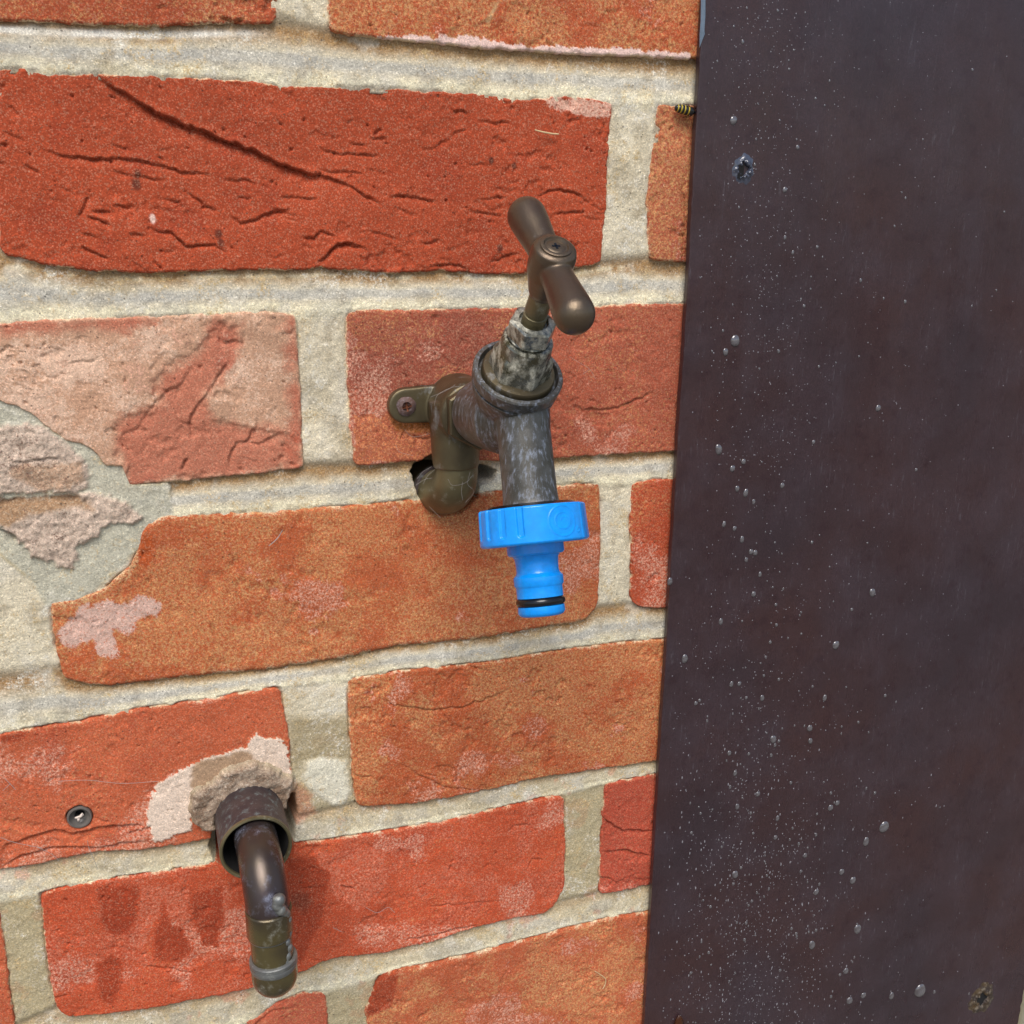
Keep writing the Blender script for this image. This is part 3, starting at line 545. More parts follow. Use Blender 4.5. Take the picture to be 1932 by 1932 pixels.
def mortar_hc(x, z):
    s_ = bil(sgn, x, z); t = np.full(x.shape, .5); bed = np.zeros_like(x)
    for up, lo in LINES:
        zu = np.interp(x, up[:, 0], up[:, 1]); zl = np.interp(x, lo[:, 0], lo[:, 1])
        wd = zu-zl; q_ = (zu-z)/wd; wt = sst(-.22, .10, q_)*(1-sst(.95, 1.25, q_)); k = wt > bed
        t = np.where(k, np.clip(q_, 0, 1), t); bed = np.where(k, wt, bed)
    n1 = fbm(x, z, 9, 4, 401, .6); n2 = fbm(x, z, 2.0, 4, 402, .7); n3 = fbm(x, z, 45, 3, 403)
    h = -.75-bed*(1.7*(1-t)**1.5-.45*t)+(n1-.5)*1.1+(n2-.5)*.55-(.35+1.2*sst(-120, -200, z))*np.exp(-(np.maximum(s_, 0)/.55)**2)*sst(.38, .6, n1)
    c = np.tile(lin(226, 214, 186), (len(x), 1))*(.84+.32*n3)[:, None]
    low = sst(-230, -300, z)
    c = mix(c, sst(.35, .65, n1)*.6, lin(214, 202, 176))
    c = mix(c, low*.55, lin(184, 170, 136))
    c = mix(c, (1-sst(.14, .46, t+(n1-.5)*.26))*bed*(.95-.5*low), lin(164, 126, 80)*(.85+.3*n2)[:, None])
    c = mix(c, sst(.40, .50, t)*(1-sst(.62, .75, t))*bed*.6*(1-low), lin(176, 176, 172))
    c = mix(c, sst(.72, .86, t+(n2-.5)*.2)*bed*.8, lin(244, 234, 200))
    # chalky run under the top course, left
    a0 = at(0, 62); k = bed*np.exp(-((t-.17-.05*(n1-.5))/.07)**2)*sst(-60, -20, z+0*x+40)*(1-sst(60, 105, x+(n1-.5)*30))*(z > -10)
    c = mix(c, np.clip(k*1.5, 0, 1), lin(246, 240, 226))
    k = bed*np.exp(-((t-.15)/.06)**2)*((z < -60) & (z > -110))*sst(.45, .6, n1); c = mix(c, np.clip(k, 0, 1)*.8, lin(226, 212, 178))
    c = mix(c, sst(.62, .72, fbm(x, z, 6, 4, 409, .6))*.35, lin(150, 132, 104))
    c = mix(c, sst(.60, .72, fbm(x, z, 13, 4, 410, .6))*.5, lin(222, 214, 196))
    c = mix(c, sst(.64, .72, fbm(x, z, 9, 4, 411, .6))*.45*low, lin(206, 132, 104))
    c = mix(c, np.exp(-(np.maximum(s_, 0)/.5)**2)*sst(.42, .6, n1)*.45, lin(120, 84, 66))  # brown line along brick edges, shade of the thin gap in the colour
    c = mix(c, sst(.55, .75, fbm(x, z, 18, 4, 415, .6))*.4, lin(158, 142, 112))
    c = mix(c, low*(1-bed)*.6, lin(172, 156, 116)*(.85+.3*n1)[:, None])
    c = mix(c, bed*sst(.5, .62, n1)*sst(.2,.4,t)*.3, lin(168, 166, 160))
    m = patch(x, z, MUD, 2.5, 2.5, 5, 12, 1); c = mix(c, m*.7, lin(160, 142, 104)*(.8+.4*n1)[:, None])
    m = patch(x, z, WHITE, 1.5, 2.5, 5, 13); c = mix(c, m*.95, lin(232, 226, 204)); h += m*.6
    m = patch(x, z, W(Z5B([(0, 860), (60, 820), (150, 900), (160, 980), (60, 1040), (60, 940)])), 1.5, 2, 5, 13); c = mix(c, m*.7, lin(196, 132, 100))
    g = patch(x, z, GREY, .5, .8, 3, 14, 1.8); c = mix(c, g*.92, lin(196, 192, 172)*(.82+.36*n2)[:, None])
    h = np.where(g > .3, h*(1-g)+g*(-.6+(n1-.5)*1.0+(n2-.5)*.5), h)
    ge = np.clip(1-np.abs(sdist(x, z, GREY)-1.4)/1.1, 0, 1)*g; c = mix(c, ge*.45*sst(.45, .6, n1), lin(222, 194, 134))
    p1 = patch(x, z, P1, .8, 2.2, 1.8, 15); p2 = patch(x, z, P2, .8, 2.2, 1.8, 16); pb = patch(x, z, P2B, 1.2, 2.0, 6, 17)
    pp = np.maximum(p1, p2); n5 = fbm(x, z, 1.1, 3, 433, .7)
    h = h+pp*(1.2+(n1-.5)*2.4+(n5-.5)*1.0)
    q = at(0, 955); h -= pp*2.2*pb*np.exp(-((z-at(60, 925)[2]+2)/4.5)**2)
    c = mix(c, pp, lin(216, 192, 172)*(.66+.6*n5)[:, None]); c = mix(c, pb*p2*.85, lin(160, 122, 84)*(.8+.4*n5)[:, None])
    c = mix(c, patch(x, z, W(Z5([(60, 640), (500, 610), (520, 740), (280, 790), (60, 700)])), 1, 2, 5, 18)*p1*.7, lin(190, 150, 118)*(.8+.4*n5)[:, None])
    for i, (pts, d) in enumerate([(Z5([(60, 615), (180, 610), (300, 585), (380, 590)]), 1.2), (Z5([(-40, 1000), (0, 1020), (60, 1050), (125, 1100)]), 3.0)]):
        h += crease(x, z, W(pts), d, .8, 900+i)
    cl = patch(x, z, COLLAR, 1.5, 1.4, 3.0, 19, .3)
    h = h+cl*(5.8+(n1-.5)*2.6+(n2-.5)*.8); c = mix(c, cl, lin(164, 142, 122)*(.7+.5*n2)[:, None])
    c = mix(c, cl*sst(.5, .62, fbm(x, z, 5, 4, 500, .6))*.6, lin(110, 84, 64))
    s9 = patch(x, z, W(PINKP['smear9']), .4, 2.0, 1.8, 8)
    for H, dep in ((HOLE_TAP, 26), (HOLE_SLV, 30)):
        dd = sdist(x, z, H)-(.5 if H is HOLE_TAP else 0)+(fbm(x, z, 2.5, 3, 5)-.5)*1.0; k = (1-sst(-1.3, .35, dd)); k = np.where(cl > .4, k*0, k) if H is HOLE_SLV else k; h -= dep*k
    c = c*np.array([1.03, 1.01, .98])
    f = np.clip(.12+.5*(fbm(x, z, 7, 4, 440, .6)-.35)+.3*(n2-.5), 0, .5); c2 = np.tile(lin(206, 176, 124), (len(x), 1)); c2 = mix(c2, sst(.45, .55, fbm(x, z, 12, 3, 441)), lin(238, 230, 212))
    c2 = mix(c2, pp, lin(120, 88, 72)); c2 = mix(c2, cl, lin(206, 188, 168)); c2 = np.c_[c2, f]
    keep = (s_ > -2.2) | (cl > .02) | (pp > .02) | (g > .25)
    return h, c, c2, keep
def sheet(x0, x1, z0, z1, st):
    xs = np.arange(x0, x1+st*.5, st); zs = np.arange(z0, z1+st*.5, st); X, Z = np.meshgrid(xs, zs); x = X.ravel(); z = Z.ravel()
    h, c, c2, keep = mortar_hc(x, z); h = np.where(keep, h, -4)
    idx = np.arange(len(x)).reshape(len(zs), len(xs)); F = np.stack([idx[:-1, :-1], idx[:-1, 1:], idx[1:, 1:], idx[1:, :-1]], -1).reshape(-1, 4)
    F = F[keep[F].any(1)]; used = np.unique(F); mp = np.full(len(x), -1); mp[used] = np.arange(len(used))
    return np.stack([x, -h, z], 1)[used], mp[F], c[used], c2[used]
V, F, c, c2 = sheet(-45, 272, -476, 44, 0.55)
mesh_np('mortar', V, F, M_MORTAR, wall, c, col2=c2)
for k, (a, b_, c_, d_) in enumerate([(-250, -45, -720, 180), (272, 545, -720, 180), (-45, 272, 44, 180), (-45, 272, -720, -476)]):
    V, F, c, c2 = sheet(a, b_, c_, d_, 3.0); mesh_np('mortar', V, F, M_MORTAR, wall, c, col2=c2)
def box(name, x0, x1, y0, y1, z0, z1, mat, parent=None, bevel=0.0):
    bm = bmesh.new(); bmesh.ops.create_cube(bm, size=1)
    for v in bm.verts: v.co = Vector(((x0+x1)/2+v.co.x*(x1-x0), (y0+y1)/2+v.co.y*(y1-y0), (z0+z1)/2+v.co.z*(z1-z0)))*.001+Vector((0, 0, Z0*.001))
    if bevel: bmesh.ops.bevel(bm, geom=bm.edges[:], offset=bevel*.001, segments=2, affect='EDGES')
    me = bpy.data.meshes.new(name); bm.to_mesh(me); bm.free(); me.materials.append(mat)
    return link(bpy.data.objects.new(name, me), parent)
box('wall_core', -250, 545, 34, 110, -Z0, 180, M_HOLE, wall)
settle(wall)

# ------------------------------------------------------------------ solids
def frame(axis):
    a = Vector(axis).normalized(); r = Vector((1, 0, 0)) if abs(a.x) < .9 else Vector((0, 0, 1))
    e1 = (r-a*r.dot(a)).normalized(); e2 = a.cross(e1); return a, e1, e2
def lathe(name, org, axis, prof, mat, parent=None, seg=64, rot=0.0, build=True, wob=0.0, caps=True):
    """prof: (s, r[, hexness]) along the axis, mm"""
    a, e1, e2 = frame(axis); V = []; F = []; n = len(prof)
    for j, p in enumerate(prof):
        s, r = p[0], p[1]; hx = p[2] if len(p) > 2 else 0
        for i in range(seg):
            th = 2*math.pi*i/seg; q = ((th+rot) % (math.pi/3))-math.pi/6; rh = min(r/math.cos(q), r*1.148)
            rad = r*(1-hx)+rh*hx
            if wob: rad *= 1+wob*(math.sin(3*th+s)+.6*math.sin(7*th-s*.7))
            V.append(Vector(org)+a*s+e1*(rad*math.cos(th))+e2*(rad*math.sin(th)))
    for j in range(n-1):
        for i in range(seg):
            k = (i+1) % seg; F.append((j*seg+i, j*seg+k, (j+1)*seg+k, (j+1)*seg+i))
    if caps and prof[0][1] > 0.01: F.append(tuple(range(seg))[::-1])
    if caps and prof[-1][1] > 0.01: F.append(tuple((n-1)*seg+i for i in range(seg)))
    if not build: return V, F
    o = mesh_np(name, [tuple(v) for v in V], F, mat, parent)
    sharp(o, 24 if any(len(p) > 2 for p in prof) else 38); return o
def sharp(o, ang):
    bm = bmesh.new(); bm.from_mesh(o.data)
    bmesh.ops.remove_doubles(bm, verts=bm.verts, dist=1e-6)
    bmesh.ops.recalc_face_normals(bm, faces=bm.faces)
    for e in bm.edges: e.smooth = not (len(e.link_faces) == 2 and e.calc_face_angle(0) > math.radians(ang))
    for f in bm.faces: f.smooth = True
    bm.to_mesh(o.data); bm.free()
def catmull(P, n=8):
    P = [Vector(p) for p in P]; Q = [P[0]*2-P[1]]+P+[P[-1]*2-P[-2]]; out = []
    for i in range(1, len(Q)-2):
        for j in range(n):
            t = j/n; a, b, c, d = Q[i-1], Q[i], Q[i+1], Q[i+2]
            out.append(.5*((2*b)+(c-a)*t+(2*a-5*b+4*c-d)*t*t+(3*b-a-3*c+d)*t**3))
    out.append(P[-1]); return out
def tube(name, path, rad, mat, parent=None, seg=40, smooth=8, cap=True, build=True):
    pts = catmull(path, smooth) if smooth else [Vector(p) for p in path]; n = len(pts)
    if not hasattr(rad, '__len__'): rs = [rad]*n
    else: rs = np.interp(np.linspace(0, 1, n), np.linspace(0, 1, len(rad)), rad)
    t0 = (pts[1]-pts[0]).normalized(); _, e1, _ = frame(t0); V = []; F = []
    for j, p in enumerate(pts):
        t = (pts[min(j+1, n-1)]-pts[max(j-1, 0)]).normalized(); e1 = (e1-t*e1.dot(t)).normalized(); e2 = t.cross(e1)
        for i in range(seg):
            th = 2*math.pi*i/seg; V.append(p+(e1*math.cos(th)+e2*math.sin(th))*rs[j])
    for j in range(n-1):
        for i in range(seg):
            k = (i+1) % seg; F.append((j*seg+i, j*seg+k, (j+1)*seg+k, (j+1)*seg+i))
    if cap: F.append(tuple(range(seg))[::-1]); F.append(tuple((n-1)*seg+i for i in range(seg)))
    if not build: return V, F
    o = mesh_np(name, [tuple(v) for v in V], F, mat, parent); sharp(o, 45); return o
def fused(name, parts, mat, parent, voxel=0.45, smooth=6):
    """several closed shapes fused into one cast surface"""
    V = []; F = []
    for v, f in parts:
        k = len(V); V += [tuple(q) for q in v]; F += [tuple(i+k for i in q) for q in f]
    o = mesh_np(name, V, F, mat, None)
    bm = bmesh.new(); bm.from_mesh(o.data); bmesh.ops.recalc_face_normals(bm, faces=bm.faces); bm.to_mesh(o.data); bm.free()
    m = o.modifiers.new('r', 'REMESH'); m.mode = 'VOXEL'; m.voxel_size = voxel*.001; m.use_smooth_shade = True
    s = o.modifiers.new('s', 'SMOOTH'); s.factor = 0.5; s.iterations = smooth
    bpy.context.view_layer.update()
    me = bpy.data.meshes.new_from_object(o.evaluated_get(bpy.context.evaluated_depsgraph_get()))
    o.modifiers.clear(); o.data = me; me.materials.clear(); me.materials.append(mat)
    me.polygons.foreach_set('use_smooth', [True]*len(me.polygons)); o.parent = parent; return o

# ------------------------------------------------------------------ the garden tap
HA = Vector((0, -.6, .8)); H0 = Vector((163, -64.5, -96)); SA = Vector((0, -.326, -.946)).normalized(); S0 = Vector((164.6, -65, -111.6))
tap = thing('garden_tap', 'aged brown brass garden tap with a lever handle, standing out from the brick wall', 'tap', (163, 0, -117))
L_ = lambda org, ax, prof: lathe('', org, ax, prof, None, build=False)
fused('body', [
    L_((163, -20, -117), (0, -1, .10), [(0, 9.8), (6, 9.8), (6.01, 12.4), (10, 12.8), (24, 13.2), (36, 13.0), (44, 8)]),
    L_(H0-HA*19, HA, [(0, 6), (1.5, 9), (4, 11.5), (8, 13.2), (12, 14.2), (16, 14.6)]),
    L_(S0-SA*15, SA, [(0, 8), (3, 10.4), (12, 9.8), (20, 9.2), (40, 9.35), (44, 9.6), (47, 10.4)])], M_SPOUT, tap, .45, 10)
lathe('collar', H0-HA*4.5, HA, [(-3.2, 13.6), (-2.8, 14.7), (-.6, 15.0), (-.3, 14.3), (.5, 14.3), (.8, 15.3), (4.6, 15.6), (5.2, 15.2), (5.3, 13.9), (4.4, 13.5), (3.0, 13.3), (3.0, .01)], M_SPOUT, tap, 96)
lathe('bonnet', H0, HA, [(1.4, 9.2, 1), (1.7, 9.4, 1), (8.2, 9.1, 1), (9.4, 8.9, .75), (10.4, 8.8, .1), (15.0, 8.5, 0), (15.6, 8.1, 0), (15.7, 7.2), (14.7, 7.0), (14.7, .01)], M_SCALE, tap, 96, rot=.436)
lathe('bonnet_flange', H0, HA, [(-2, 12.6), (.9, 12.6), (1.5, 12.2), (1.7, 11), (1.7, .01)], M_BRASS, tap, 72)
lathe('gland_nut', H0+HA*14.2, HA, [(0, 6.7), (2.2, 7.0), (2.6, 6.5, .4), (3.0, 6.9, 1), (8.4, 6.9, 1), (9.0, 6.5, .7), (9.2, 4.9), (8.2, 4.6), (8.2, .01)], M_SCALE, tap, 96, rot=.1)
lathe('spindle', H0+HA*20, HA, [(0, 3.9), (6.0, 3.9), (6.2, 3.5), (7.2, 3.6), (8.0, 3.9), (16, 3.6), (18, 3.6)], M_OLIVE, tap, 48)
BX = Vector((0, .8, .6)).normalized(); HC = H0+HA*48.0
hub = L_(H0+HA*33.5, HA, [(0, 3.7), (2, 4.6), (6, 5.7), (9, 6.7), (12, 7.1), (16.5, 7.1), (18.6, 6.6), (19.3, 5.4), (19.3, .01)])
def arm(d, ln, tilt):
    dv = (d+Vector((tilt, 0, 0))).normalized(); p = []
    for s, r in [(3, 5.0), (8, 5.1), (12, 5.4), (16, 5.8), (20, 6.15), (ln-6, 6.25)]: p.append((s, r))
    for k in range(1, 9): t = k/8*math.pi/2; p.append((ln-6+6.2*math.sin(t), max(6.25*math.cos(t), .01)))
    return lathe('', HC-HA*1.5, dv, p, None, build=False)
handle = fused('handle', [hub, arm(BX, 28.5, -.06), arm(-BX, 28.5, 0.02)], M_HANDLE, tap, .38, 5)
def star(name, org, ax, r, depth, mat, parent, arms=4):
    a, e1, e2 = frame(ax); V = []; n = arms*4
    for lv in (0, 1):
        for i in range(n):
            th = 2*math.pi*i/n; rr = r*(1.0 if i % 4 in (0, 1) else .36); rr *= (1 if lv == 0 else .6)
            V.append(tuple(Vector(org)-a*depth*lv+e1*rr*math.cos(th)+e2*rr*math.sin(th)))
    F = [(i, (i+1) % n, n+(i+1) % n, n+i) for i in range(n)]+[tuple(range(n, 2*n))]
    return mesh_np(name, V, F, mat, parent, smooth=False)
hs = lathe('screw', H0+HA*52.4, HA, [(0, 4.9), (.75, 4.9), (.95, 4.5), (.95, 3.9), (.35, 3.5), (.1, 3.3), (.45, 2.9), (.6, 2.0), (.6, .01)], M_HANDLE, handle, 48)
a_, e1_, e2_ = frame(HA)
for k in range(2):
    d1 = e1_ if k else e2_; d2 = e2_ if k else e1_; q = H0+HA*53.05
    V = [tuple(q+d1*(s*1.3)+d2*(w*.36)+HA*z_) for s in (-1, 1) for w in (-1, 1) for z_ in (0, .06)]
    mesh_np('screw_slot', V, [(0, 1, 3, 2), (4, 6, 7, 5), (0, 2, 6, 4), (1, 5, 7, 3), (0, 4, 5, 1), (2, 3, 7, 6)], M_RUBBER, handle, smooth=False)
# wall plate elbow with its lugs and screw
PZ = -117.0
def lug(cx):
    a = []; c0 = (cx, -.5, PZ); V = []; F = []; n = 24
    pts = []
    sg = -1 if cx < 160 else 1
    for i in range(n+1):
        th = math.pi/2+math.pi*i/n; pts.append((cx-sg*6.9*math.cos(th)*-1 if 0 else cx+sg*abs(6.9*math.cos(th)), PZ+6.9*math.sin(th)))
    pts = [(161, PZ+8.2)]+pts+[(161, PZ-7.6)]
    m = len(pts)
    for y in (1.0, -3.4, -3.9):
        for p in pts:
            k = .94 if y == -3.9 else 1; V.append((cx+(p[0]-cx)*k, y, PZ+(p[1]-PZ)*k))
    for l in (0, 1):
        for i in range(m): F.append((l*m+i, l*m+(i+1) % m, (l+1)*m+(i+1) % m, (l+1)*m+i))
    F.append(tuple(range(m))[::-1]); F.append(tuple(range(2*m, 3*m))); return V, F
plate = fused('wall_plate', [lug(138.7), lug(184.5),
    L_((160.4, 1, -118.6), (0, -1, 0), [(0, 13.2), (14, 13.2), (20, 12.8), (22, 12.0), (22.5, 10)]),
    L_((156.3, -11.5, -114), (0, -.03, -1), [(0, 10.6), (12, 9.9), (22, 9.4), (26.3, 9.0), (26.5, 8.6)])], M_BRASS, tap, .45, 7)
sc = lathe('screw', (138.7, -3.6, PZ), (0, -1, 0), [(0, 3.9), (.8, 3.8), (1.5, 2.9), (1.7, 1.9), (.9, 1.4), (.6, .01)], M_SCREW, tap, 40, wob=.03)
star('screw_recess', (138.7, -5.35, PZ), (0, -1, 0), 1.9, .8, plain('rust', (.16, .05, .02), .9), tap)
tube('inlet_pipe', [(156.6, -12.2, -136), (156.6, -11.8, -142.5), (156.1, -9.4, -148.5), (155.0, -4, -152.4), (153.5, 4, -154), (152.2, 20, -154)], [8.3, 8.5, 8.9, 9.3, 9.4, 9.4], M_OLIVE, tap, 48)
lathe('inlet_nut', (162, -19.5, -118.2), (0, -1, 0), [(0, 11.2, 1), (.6, 11.8, 1), (5.4, 11.8, 1), (6, 11.2, 1)], M_BRASS, tap, 72, rot=.5)
lathe('pipe_ring', (153.6, 3.5, -154), (-.15, .98, 0), [(0, 9.8), (.3, 10.5), (2.6, 10.5), (3, 9.8)], M_SLEEVE, tap, 48)
settle(tap); 
for c in tap.children: pass

# ------------------------------------------------------------------ blue hose connector on the spout
con = thing('hose_connector', 'bright blue plastic hose connector with black o-ring, screwed onto the brass tap spout', 'hose connector', tuple(S0+SA*31))
C0 = S0+SA*30.6; R0 = 18.3; HT = 12.8
a, _, _ = frame(SA); tocam = Vector(CAM_P)-(C0+SA*6); tocam = (tocam-SA*tocam.dot(SA)).normalized(); side = tocam.cross(SA).normalized()
if side.x < 0: side = -side
NT, NS = 640, 64
th = np.linspace(-math.pi, math.pi, NT, endpoint=False); ss = np.linspace(0, HT, NS); TH, SS = np.meshgrid(th, ss)
R = R0+0.035*SS-0.6*np.clip(1-SS/.7, 0, 1)**2-0.9*np.clip(1-(HT-SS)/1.0, 0, 1)**2
dg = np.degrees(TH)
def rib(c0, w=2.7):
    dx = np.abs(((dg-c0+180) % 360)-180)*math.pi/180*R0; end = np.clip((SS-(HT-3.2))/1.2, 0, 1)
    return sst(w*.5, w*.5-.6, np.sqrt(dx**2+(np.maximum(SS-(HT-3.6), 0)*1.2)**2))
for c0 in (-13, -33, -53, -73, -95, -120, -145, 100, 125, 150): R -= 0.75*rib(c0)*(SS > -1)
X = dg*math.pi/180*R0; lx, ls = math.radians(32)*R0, HT*.46
dl = np.hypot(X-lx, SS-ls); R += .16*np.exp(-((dl-5.0)/.28)**2)+.14*np.exp(-((dl-2.8)/.26)**2)*(~((X < lx+.2) & (SS > ls+1.6)))
ang = np.arctan2(SS-ls, X-lx); R += .14*np.exp(-((dl-(.55+.42*(ang+math.pi)))/.24)**2)*(dl < 2.9)
R += .16*np.exp(-((np.hypot(X-math.radians(52)*R0, SS-HT*.72)-.75)/.3)**2)
R += .22*np.clip(1-np.abs(dg-60)/.8, 0, 1)-.35*sst(64, 70, dg)*sst(92, 86, dg)
tc_, sv_ = np.array(tocam), np.array(side); o_ = np.array(C0); s_ = np.array(SA)
Vc = o_+s_*SS[..., None]+(np.cos(TH)[..., None]*tc_+np.sin(TH)[..., None]*sv_)*R[..., None]
def ringv(s, r): return o_+s_*s+(np.cos(th)[:, None]*tc_+np.sin(th)[:, None]*sv_)*r
rows = [ringv(5, 11.5), ringv(.7, 11.6), ringv(.15, 16.2), ringv(-.02, 16.7)]+[Vc[i] for i in range(NS)]+[ringv(HT+.05, 15.5), ringv(HT+.1, 9)]
V = np.concatenate(rows); nr = len(rows); idx = np.arange(nr*NT).reshape(nr, NT); nx = np.roll(idx, -1, 1)
F = np.stack([idx[:-1], nx[:-1], nx[1:], idx[1:]], -1).reshape(-1, 4)
nut = mesh_np('collar_nut', V, F, M_BLUE, con); sharp(nut, 60)
lathe('washer', C0+SA*-.3, SA, [(0, 9.4), (-.9, 10.2), (-.7, 14.0), (.3, 16.2), (1.2, 16.2)][::1], M_RUBBER, con, 64)
lathe('tail', C0+SA*HT, SA, [(-1, 9.8), (2.9, 9.8), (3.5, 9.3), (3.7, 8.2), (4.6, 7.55), (7, 7.3), (9.2, 7.3), (10.0, 7.6), (11.0, 8.5), (13.6, 8.55), (14.2, 8.1), (14.6, 7.95), (18.0, 7.95), (18.2, 7.2), (20.8, 7.2), (21.0, 8.0), (23.0, 8.1), (24.0, 7.5), (24.4, 6.6), (24.4, 5.4), (12, 5.0), (12, .01)], M_BLUE, con, 80)
def torus(name, c, ax, R_, r_, mat, parent):
    a, e1, e2 = frame(ax); V = []; n, m = 72, 16
    for i in range(n):
        t = 2*math.pi*i/n; d = e1*math.cos(t)+e2*math.sin(t)
        for j in range(m):
            p = 2*math.pi*j/m; V.append(tuple(Vector(c)+d*(R_+r_*math.cos(p))+a*(r_*math.sin(p)*1.1)))
    F = [(i*m+j, ((i+1) % n)*m+j, ((i+1) % n)*m+(j+1) % m, i*m+(j+1) % m) for i in range(n) for j in range(m)]
    return mesh_np(name, V, F, mat, parent)
torus('o_ring', C0+SA*(HT+19.5), SA, 7.15, 1.35, M_RUBBER, con)
settle(con)

# ------------------------------------------------------------------ lower left: sleeve and capped pipe
SX, SZ = 69.3, -285.1
slv = thing('pipe_sleeve', 'short dark copper sleeve mortared into the brick wall, around the capped pipe', 'pipe sleeve', (SX, 0, SZ))
lathe('sleeve', (SX-.3, 28, SZ+1.0), (.01, -1, -.02), [(0, 12.6), (0, 13.9), (54.2, 13.9), (54.9, 13.6), (55.0, 13.1), (54.4, 12.8), (0.5, 12.6)], M_SLEEVE, slv, 72)
lathe('bore_shade', (SX-.3, 28, SZ+1.0), (.01, -1, -.02), [(54.0, 12.75), (53.5, 12.5), (20, 12.5), (20, .01)], M_HOLE, slv, 72, caps=False)  # near-black lining, the shade inside the sleeve put into its colour
lathe('rim', (SX-.3+.55, -27.1, SZ-.1), (.01, -1, -.02), [(-.9, 12.6), (.1, 12.75), (.4, 13.2), (.2, 13.95), (-.9, 14.05), (-1.2, 13.8)], M_OLIVE, slv, 72, caps=False)
settle(slv)
pip = thing('capped_pipe', 'brown copper pipe bending down out of the dark sleeve, closed by a soldered cap', 'pipe', (SX, 0, SZ))
tube('pipe', [(69.0, 26, -281.2), (69.2, 0, -281.2), (69.5, -18, -281.4), (69.9, -29, -282.6), (70.4, -38.6, -286.6), (70.9, -44.8, -293.5), (71.2, -47.2, -301), (71.3, -47.6, -308)], 8.3, M_COPPER, pip, 48, 10)
lathe('elbow_socket', (71.25, -47.4, -298), (0, -.03, -1), [(0, 8.35), (.5, 8.75), (10.6, 8.75), (11.2, 8.5), (11.4, 7.9)], M_COPPER2, pip, 64)
tube('short_pipe', [(71.3, -47.6, -306), (71.5, -48, -315), (71.8, -48.6, -326)], 7.9, M_COPPER2, pip, 48)
lathe('solder_ring', (71.3, -47.7, -309), (0, -.03, -1), [(0, 7.9), (.1, 8.5), (.8, 8.3), (1.1, 7.9)], M_SOLDER, pip, 48, wob=.006)
cp = []
for k in range(10): t = k/9*math.pi/2; cp.append((7.5+8.4*math.sin(t), max(8.75*math.cos(t), .01)))
lathe('end_cap', (71.7, -48.4, -320), (.02, -.04, -1), [(0, 8.2), (.2, 8.9), (2.2, 9.0), (2.6, 8.7), (5.2, 8.75)]+cp, M_COPPER2, pip, 64)
lathe('solder_band', (71.7, -48.4, -319.6), (.02, -.04, -1), [(-.3, 7.9), (-.1, 8.7), (.2, 9.05), (1.5, 9.1), (1.7, 8.95), (2.2, 9.1), (3.4, 9.0), (4.2, 8.72)], M_SOLDER, pip, 64, wob=.004)
# grey solder run down the right-hand front of the pipe
rs = random.Random(5); blobs = []
def onpipe(z, ang, off=0.0):
    c = Vector((71.2+(z+300)*-.008, -47.4, z)); return c+Vector((math.sin(ang), -math.cos(ang), 0))*(8.6+off)
for (z, an, r) in [(-291, .5, 2.6), (-293, .35, 2.0), (-295.5, .55, 2.4), (-297.5, .75, 2.0), (-299, .9, 1.9), (-302, 1.0, 1.9), (-305, .9, 1.5), (-308, .95, 1.8), (-311, .8, 1.7), (-314, .9, 1.9), (-317, .75, 1.9), (-319, .6, 1.6)]:
    p = onpipe(z, an, -1.15); bm = bmesh.new(); bmesh.ops.create_icosphere(bm, subdivisions=2, radius=r)
    blobs.append(([v.co*1+p for v in bm.verts], [tuple(v.index for v in f.verts) for f in bm.faces])); bm.free()
fused('solder_run', blobs, M_SOLDER, pip, .4, 4)
settle(pip)

# ------------------------------------------------------------------ wall plug with fibre in it
q = at(150, 1542, 0); plug = thing('wall_plug', 'small round grey wall plug sunk in the brick left of the capped pipe', 'wall plug', tuple(q))
lathe('plug_rim', (q[0], 3, q[2]), (0, -1, 0), [(-6, 4.7), (3.0, 4.7), (3.5, 4.4), (3.5, 3.9), (2.6, 3.5), (1.2, 2.6), (.8, 2.0), (-6, 1.9)], plain('plug_plastic', (.13, .115, .10), .3), plug, 48)
lathe('plug_core', (q[0], 6, q[2]), (0, -1, 0), [(0, 2.4), (.5, 2.4)], M_HOLE, plug, 24)
for k in range(4):
    d = [(-1.5, .1, .4, .6), (-.3, .2, 1.5, .9), (-.5, -1.3, -.2, .2), (.2, .3, 1.2, 1.5)][k]
    tube('fibre', [(q[0]+d[0], -.1-.1*k, q[2]+d[1]), (q[0]+(d[0]+d[2])/2, -.7, q[2]+(d[1]+d[3])/2+.2), (q[0]+d[2], .1, q[2]+d[3])], [.35, .5, .3], M_FIBRE, plug, 8, 4)
settle(plug)

# ------------------------------------------------------------------ dark board
BY = -4.6
tl, bl = at(1328, 0, BY), at(1216, 1932, BY); dirb = (tl-bl)/(tl[2]-bl[2]); xb = lambda z: bl[0]+dirb[0]*(z-bl[2])
tr = at(1921, 1932, BY); xr = tr[0]
board = thing('brown_board', 'dark brown painted board fixed over the right side of the brick wall, beaded with water', 'board', (xb(-400), 0, -700))
zt, zb = 176.0, -715.0
h1 = at(1399, 324, BY); h2 = at(1852, 1884, BY)
